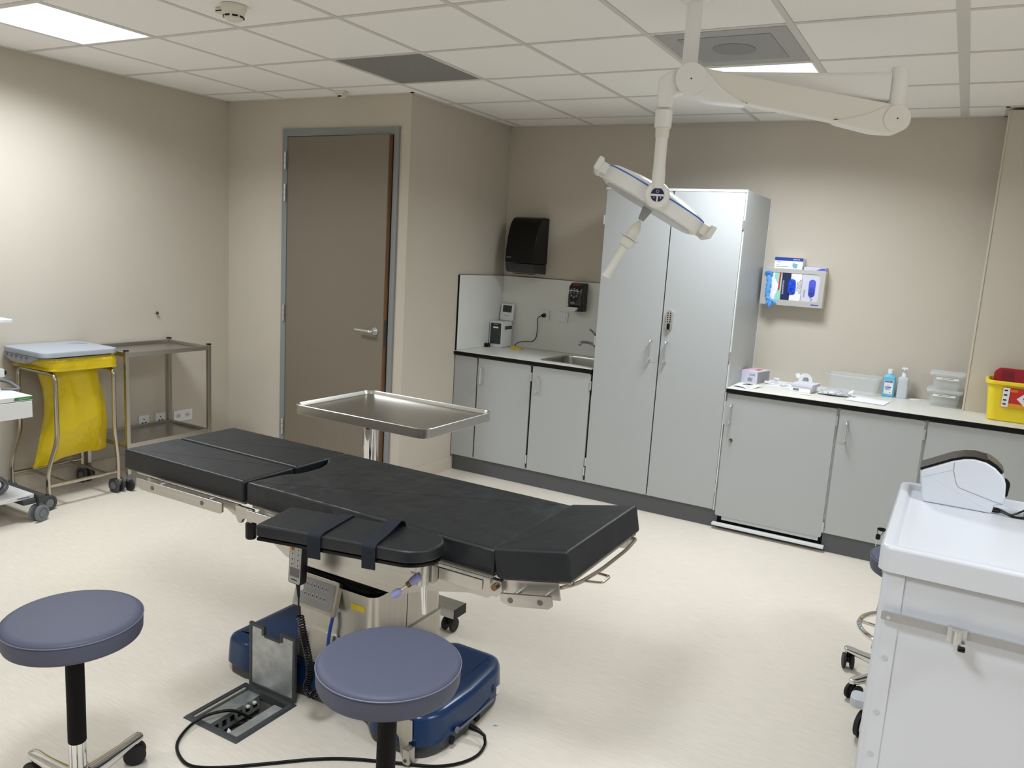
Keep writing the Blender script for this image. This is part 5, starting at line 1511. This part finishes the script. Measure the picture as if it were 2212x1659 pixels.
# ------------------------------------------------------------------ stainless shelf trolley
K = thing('shelf_trolley', (.27, 1.19, 0), 'two-shelf stainless steel trolley standing in the corner by the door', 'trolley')
kx0, kx1, ky0, ky1 = .066, .478, .885, 1.492
for x in (kx0, kx1):
    for y in (ky0, ky1):
        part(K, 'post', G().box(x - .012, x + .012, y - .012, y + .012, .105, .888, .002), STEELV)
        part(K, 'post_cap', G().box(x - .0128, x + .0128, y - .0128, y + .0128, .8882, .896, .002), BLACKP)
        c = part(K, 'castor', G().cyl((x, y, .1045), (x, y, .075), .012, seg=12).box(x - .01, x + .02, y - .013, y + .013, .06, .08, .003), GREYP)
        part(c, 'wheel', G().cyl((x + .012, y - .011, .0375), (x + .012, y + .011, .0375), .037, seg=24, b=.004), RUBBER)
for z in (.868, .29):
    g = G().box(kx0 + .0125, kx1 - .0125, ky0 + .0125, ky1 - .0125, z - .012, z - .008)
    part(K, 'shelf', g, TRAYM, 'flat steel shelf')
    for q in ((kx0 + .0125, kx1 - .0125, ky0 - .008, ky0 + .008), (kx0 + .0125, kx1 - .0125, ky1 - .008, ky1 + .008), (kx0 - .008, kx0 + .008, ky0 + .0125, ky1 - .0125), (kx1 - .008, kx1 + .008, ky0 + .0125, ky1 - .0125)):
        part(K, 'shelf_rim', G().box(q[0], q[1], q[2], q[3], z - .016, z + .012, .0015), STEELV)

# ------------------------------------------------------------------ white equipment cart by the side wall
Q = thing('equipment_cart', (.34, -.08, 0), 'white equipment cart with drawer and aluminium posts beside the yellow bag trolley', 'cart')
qx0, qx1, qy0, qy1 = .10, .655, -.40, .222
part(Q, 'drawer_top', G().box(qx0, qx1, qy0, qy1, .697, .722, .003), WHITE)
part(Q, 'drawer_case', G().box(qx0 + .01, qx1 - .012, qy0 + .003, qy1 - .003, .602, .6965, .002), WHITE)
df = part(Q, 'drawer_front', G().box(qx1 - .0118, qx1 + .002, qy0 + .004, qy1 - .004, .604, .694, .002), WHITE)
part(df, 'handle', G().tube(fillet([(qx1 + .002, -.15, .655), (qx1 + .026, -.15, .655), (qx1 + .026, .035, .655), (qx1 + .002, .035, .655)], .012), .0045, 8), DGREY)
part(Q, 'green_label', G().prism([(.125, .702), (.220, .702), (.220, .719), (.131, .719)], .0008, (qx1 + .0001, 0, 0), u=(0, 1, 0), v=BZ, n=(1, 0, 0)), GREENL, 'green printed edge label')
part(Q, 'label_text', G().box(qx1 + .001, qx1 + .0014, .15, .205, .708, .712), mat('pale_green_print', (150, 196, 150), .6))
part(Q, 'top_shelf', G().box(.08, .52, -.40, .21, 1.098, 1.118, .003), WHITE)
part(Q, 'bottom_shelf', G().box(.11, .58, -.40, .25, .129, .153, .003), WHITE)
part(Q, 'shelf_print', G().box(.5801, .5806, .16, .225, .137, .144), INKG)
for y in (.13, -.30):
    part(Q, 'post', G().prism(rrect(.05, .036, .005, cx=.36, cy=y), .45, (0, 0, .1532)), ALU)
    part(Q, 'post', G().prism(rrect(.05, .036, .005, cx=.36, cy=y), .376, (0, 0, .7222)), ALU)
    part(Q, 'post_groove', G().box(.3855, .3862, y - .006, y + .006, .723, 1.095), DGREY)
    part(Q, 'post_groove', G().box(.3855, .3862, y - .006, y + .006, .155, .60), DGREY)
part(Q, 'post_clamp', G().box(.365, .41, .1482, .215, .79, .835, .004), WHITE)
part(Q, 'clamp_screw', G().cyl((.388, .2152, .81), (.388, .232, .81), .012, seg=14, b=.003), BLACKP)
g = G().tube(cat([(.30, .10, .735), (.28, .20, .755), (.33, .262, .75), (.43, .268, .728), (.47, .24, .726), (.42, .19, .727)], 8), .009, 10)
part(Q, 'grey_hose', g, GREYP)
part(Q, 'base_bar', G().box(.50, .60, .18, .2495, .1015, .1285, .004).box(.14, .62, .252, .292, .105, .15, .006), DGREY)
pts = []
for i in range(150):
    a = i * .42
    r = .045 + .008 * math.sin(i * .37)
    pts.append((.475 + .018 * math.sin(i * .23), .11 + r * math.cos(a), .208 + (r - .002) * math.sin(a)))
part(Q, 'cable_coil', G().tube(pts, .0042, 6), GREYP, 'bundled grey cable')
for x, y, a in ((.60, .272, 110), (.16, .272, 60), (.56, -.36, 70), (.14, -.36, 20)):
    castor(Q, x, y, .11, .046, math.radians(a), tyre=GREYP)

# ------------------------------------------------------------------ white medical cart
B_ = thing('medical_cart', (5.12, .42, 0), 'white medical drawer cart with raised rim top and side rail', 'cart')
bx0, bx1, by0, by1, bz = 4.838, 5.42, .03, .80, .952
cx, cy = (bx0 + bx1) / 2, (by0 + by1) / 2
w, d = bx1 - bx0, by1 - by0
rings = [[(cx + p[0], cy + p[1], z) for p in rrect(w - o, d - o, r, 7)] for o, z, r in ((.008, bz - .070, .03), (.002, bz - .068, .03), (0, bz - .01, .03), (.008, bz - .002, .028), (.018, bz, .026), (.045, bz, .022), (.058, bz - .004, .018), (.068, bz - .016, .016), (.085, bz - .019, .014))]
g = G().loft(rings, caps=False)
bmesh.ops.contextual_create(g.bm, geom=[e for e in g.bm.edges if e.is_boundary and all(abs(v.co.z - (bz - .019)) < 1e-4 for v in e.verts)])
part(B_, 'top_tray', g, CARTW, 'white moulded top with raised rim', smooth=50)
sx0, sx1, sy0, sy1 = bx0 + .014, bx1 - .014, by0 + .012, by1 - .012
sz0 = .175
part(B_, 'side_panel', G().box(sx0 + .04, sx1 - .04, sy0 + .006, sy0 + .02, sz0 + .01, bz - .0705), CARTW, 'white side panel')
part(B_, 'side_panel', G().box(sx0 + .04, sx1 - .04, sy1 - .02, sy1 - .006, sz0 + .01, bz - .0705), CARTW)
part(B_, 'back_panel', G().box(sx1 - .012, sx1 - .004, sy0 + .04, sy1 - .04, sz0 + .01, bz - .0705), CARTW)
for x, y, sxn, syn in ((sx0, sy0, 1, 1), (sx1, sy0, -1, 1), (sx0, sy1, 1, -1), (sx1, sy1, -1, -1)):
    poly = [(0, .055), (0, .02), (.006, .006), (.02, 0), (.055, 0), (.055, .02), (.02, .02), (.02, .055)]
    cc = part(B_, 'corner_post', G().prism([(x + sxn * p[0], y + syn * p[1]) for p in poly], bz - .0705 - sz0, (0, 0, sz0), b=.001), CARTW)
    for z in (.892, .645, .488, .366):
        part(cc, 'plug', G().cyl((x + sxn * .035, y - syn * .0002, z), (x + sxn * .035, y - syn * .002, z), .0075, seg=18, b=.0006), mat('plug_shaded_white', (200, 203, 210), .35))  # white plugs coloured darker in place of the shading that outlines them
zs = [.215, .36, .505, .62, .735, .85, .88]
for i, (z0, z1) in enumerate(zip(zs[:-2], zs[1:-1])):
    df = part(B_, 'drawer', G().box(sx0 + .002, sx0 + .02, sy0 + .056, sy1 - .056, z0 + .003, z1 - .003, .003), CARTW)
    part(df, 'handle', G().box(sx0 - .008, sx0 + .0018, sy0 + .15, sy1 - .15, z1 - .03, z1 - .018, .003), LGREY)
part(B_, 'base', G().prism(rrect(w - .01, d - .01, .04, 6, cx, cy), .045, (0, 0, .128), b=.006), mat('cart_base_grey', (198, 204, 208), .4), 'pale grey moulded base')
for x, y in ((bx0, by0 + .03), (bx0, by1 - .03), (bx1, by0 + .03), (bx1, by1 - .03)):
    sg = -1 if x == bx0 else 1
    part(B_, 'bumper', G().prism(rrect(.085, .075, .025, 5, x + sg * .018, y), .035, (0, 0, .112), b=.006), MATS['cart_base_grey'])
    castor(B_, x + (.012 if sg < 0 else -.012), y - .0, .125, .05, math.radians(95 if y < .4 else 70), tyre=RUBBER)
rl = part(B_, 'side_rail', G().box(sx0 + .012, sx1 - .012, sy0 - .022, sy0 - .014, .757, .781, .0015), mat('rail_satin', (176, 177, 178), .4, .6), 'satin steel side rail')
for x in (sx0 + .03, sx1 - .03):
    part(rl, 'standoff', G().cyl((x, sy0 - .0138, .767), (x, sy0 - .0005, .767), .008, seg=14), ALU)
    part(rl, 'screw', G().cyl((x, sy0 - .0222, .767), (x, sy0 - .025, .767), .006, seg=14, b=.001), ALU)
cl = part(B_, 'rail_clamp', G().box(5.018, 5.062, sy0 - .034, sy0 - .0222, .748, .789, .002).cyl((5.04, sy0 - .044, .75), (5.04, sy0 - .044, .785), .0115, seg=18, b=.001), ALU, 'small metal rail clamp')
part(cl, 'clamp_screw', G().box(5.045, 5.062, sy0 - .06, sy0 - .044, .738, .749, .003), BLACKP)
lk = part(B_, 'lock', G().cyl((sx0 + .0018, .46, .866), (sx0 - .006, .46, .866), .009, seg=16), ALU)
part(B_, 'key', G().box(sx0 - .03, sx0 - .0062, .459, .461, .863, .869).prism(ell(.014, .006, 16), .003, (sx0 - .036, .46, .8645), u=(1, 0, 0), v=(0, 0, 1), n=(0, 1, 0)), BLACKP, 'black-headed key in the lock')
part(B_, 'key', G().tube([(sx0 - .040 + .008 * math.cos(a), .457, .857 + .010 * math.sin(a)) for a in (k * math.pi / 8 for k in range(16))], .0009, 5, closed=True).prism(rrect(.014, .018, .005, cx=sx0 - .044, cy=.84), .004, (0, .459, 0), u=(1, 0, 0), v=(0, 0, 1), n=(0, -1, 0), b=.001), BLACKP, 'second key hanging from its ring')
part(B_, 'key_blade', G().prism([(sx0 - .0475, .831), (sx0 - .0435, .831), (sx0 - .0465, .808), (sx0 - .049, .810)], .0015, (0, .458, 0), u=(1, 0, 0), v=(0, 0, 1), n=(0, -1, 0)), ALU)

# label printer on the cart
N = thing('label_printer', (5.0, .71, bz - .018), 'white curved label printer with black top on the white medical cart', 'printer')
nz = bz - .0185
prof = [(4.912, 0), (5.106, 0), (5.110, .028), (5.131, .034), (5.136, .05), (5.132, .10), (5.118, .125), (5.098, .144), (5.072, .157), (5.04, .162), (5.012, .158), (4.98, .146), (4.90, .103), (4.893, .095), (4.897, .07)]
ny0, ny1 = .632, .757
part(N, 'body', G().prism(rpoly([(a, nz + b) for a, b in prof], .006), ny1 - ny0, (0, ny1, 0), u=BX, v=BZ, n=BN, b=.006, seg=3), CARTW, 'white printer body')
tp = [(4.894, .100), (4.98, .1465), (5.012, .1585), (5.04, .1625), (5.072, .1575), (5.098, .1445), (5.116, .128), (5.120, .132), (5.10, .151), (5.074, .165), (5.04, .170), (5.01, .166), (4.976, .154), (4.892, .108)]
part(N, 'top_cover', G().prism([(a, nz + b) for a, b in tp], ny1 - ny0 - .012, (0, ny1 - .006, 0), u=BX, v=BZ, n=BN, b=.001), BLACKP, 'glossy black top cover')
part(N, 'roll_window', G().prism([(a, nz + b) for a, b in ((5.074, .1655), (5.101, .1512), (5.1205, .1325), (5.1225, .1345), (5.103, .1535), (5.076, .168))], ny1 - ny0 - .03, (0, ny1 - .015, 0), u=BX, v=BZ, n=BN), mat('smoked_window', (70, 74, 70), .15))
sm = [(4.985, .143), (4.987, .115), (4.997, .083), (5.003, .070), (5.012, .064), (5.06, .052), (5.105, .041), (5.132, .036)]
part(N, 'seam', G().tube([(a, ny0 - .0002, nz + b) for a, b in sm], .0007, 5), INKG)
part(N, 'seam', G().tube([(4.899, ny0 - .0002, nz + .078), (4.985, ny0 - .0002, nz + .118)], .0004, 5), LGREY)
part(N, 'foot_line', G().box(4.918, 5.102, ny0 + .004, ny1 - .004, nz - .0004, nz - .0001), DGREY)
part(N, 'label_guide', G().prism(rpoly([(5.126, nz + .03), (5.150, nz + .03), (5.153, nz + .075), (5.142, nz + .088), (5.127, nz + .09)], .006), .02, (0, .785, 0), u=BX, v=BZ, n=BN, b=.002), BLACKP)
part(N, 'lead', G().tube(cat([(5.107, .665, nz + .012), (5.13, .66, nz + .012), (5.16, .648, nz + .005), (5.185, .65, nz + .02), (5.20, .66, nz + .03)], 6), .003, 8), BLACKP)
part(N, 'lead', G().tube(cat([(5.108, .645, nz + .010), (5.135, .640, nz + .010), (5.16, .632, nz + .0045), (5.19, .632, nz + .005), (5.21, .64, nz + .012)], 6), .0035, 8), BLACKP)
part(N, 'plug', G().cyl((5.1065, .645, nz + .010), (5.128, .641, nz + .0103), .0065, seg=12, b=.001), BLACKP)
A2 = thing('mains_adapter', (5.235, .66, nz), 'black mains adapter standing behind the label printer on the medical cart', 'adapter')
MA = Matrix.Translation((5.235, .66, nz + .0005)) @ Matrix.Rotation(.3, 4, 'Z')
rings = [[MA @ V(p[0], p[1], z) for p in rrect(ww, ww * .8, .008, 3)] for ww, z in ((.072, 0), (.074, .01), (.056, .058), (.05, .064))]
part(A2, 'block', G().loft(rings), BLACKP)
part(A2, 'lead', G().tube(cat([MA @ V(.036, 0, .012), MA @ V(.06, .01, .006), MA @ V(.09, .0, .0055)], 6), .0035, 8), BLACKP)

# floor debris seen in front of the table base
g = G().prism([(0, 0), (.012, .004), (.016, .012), (.004, .010)], .001, (3.70, .055, .0002))
single('paper_scrap', g, mat('teal_scrap', (120, 166, 164), .7), 'tiny teal scrap lying on the floor beside the blue base', 'scrap')
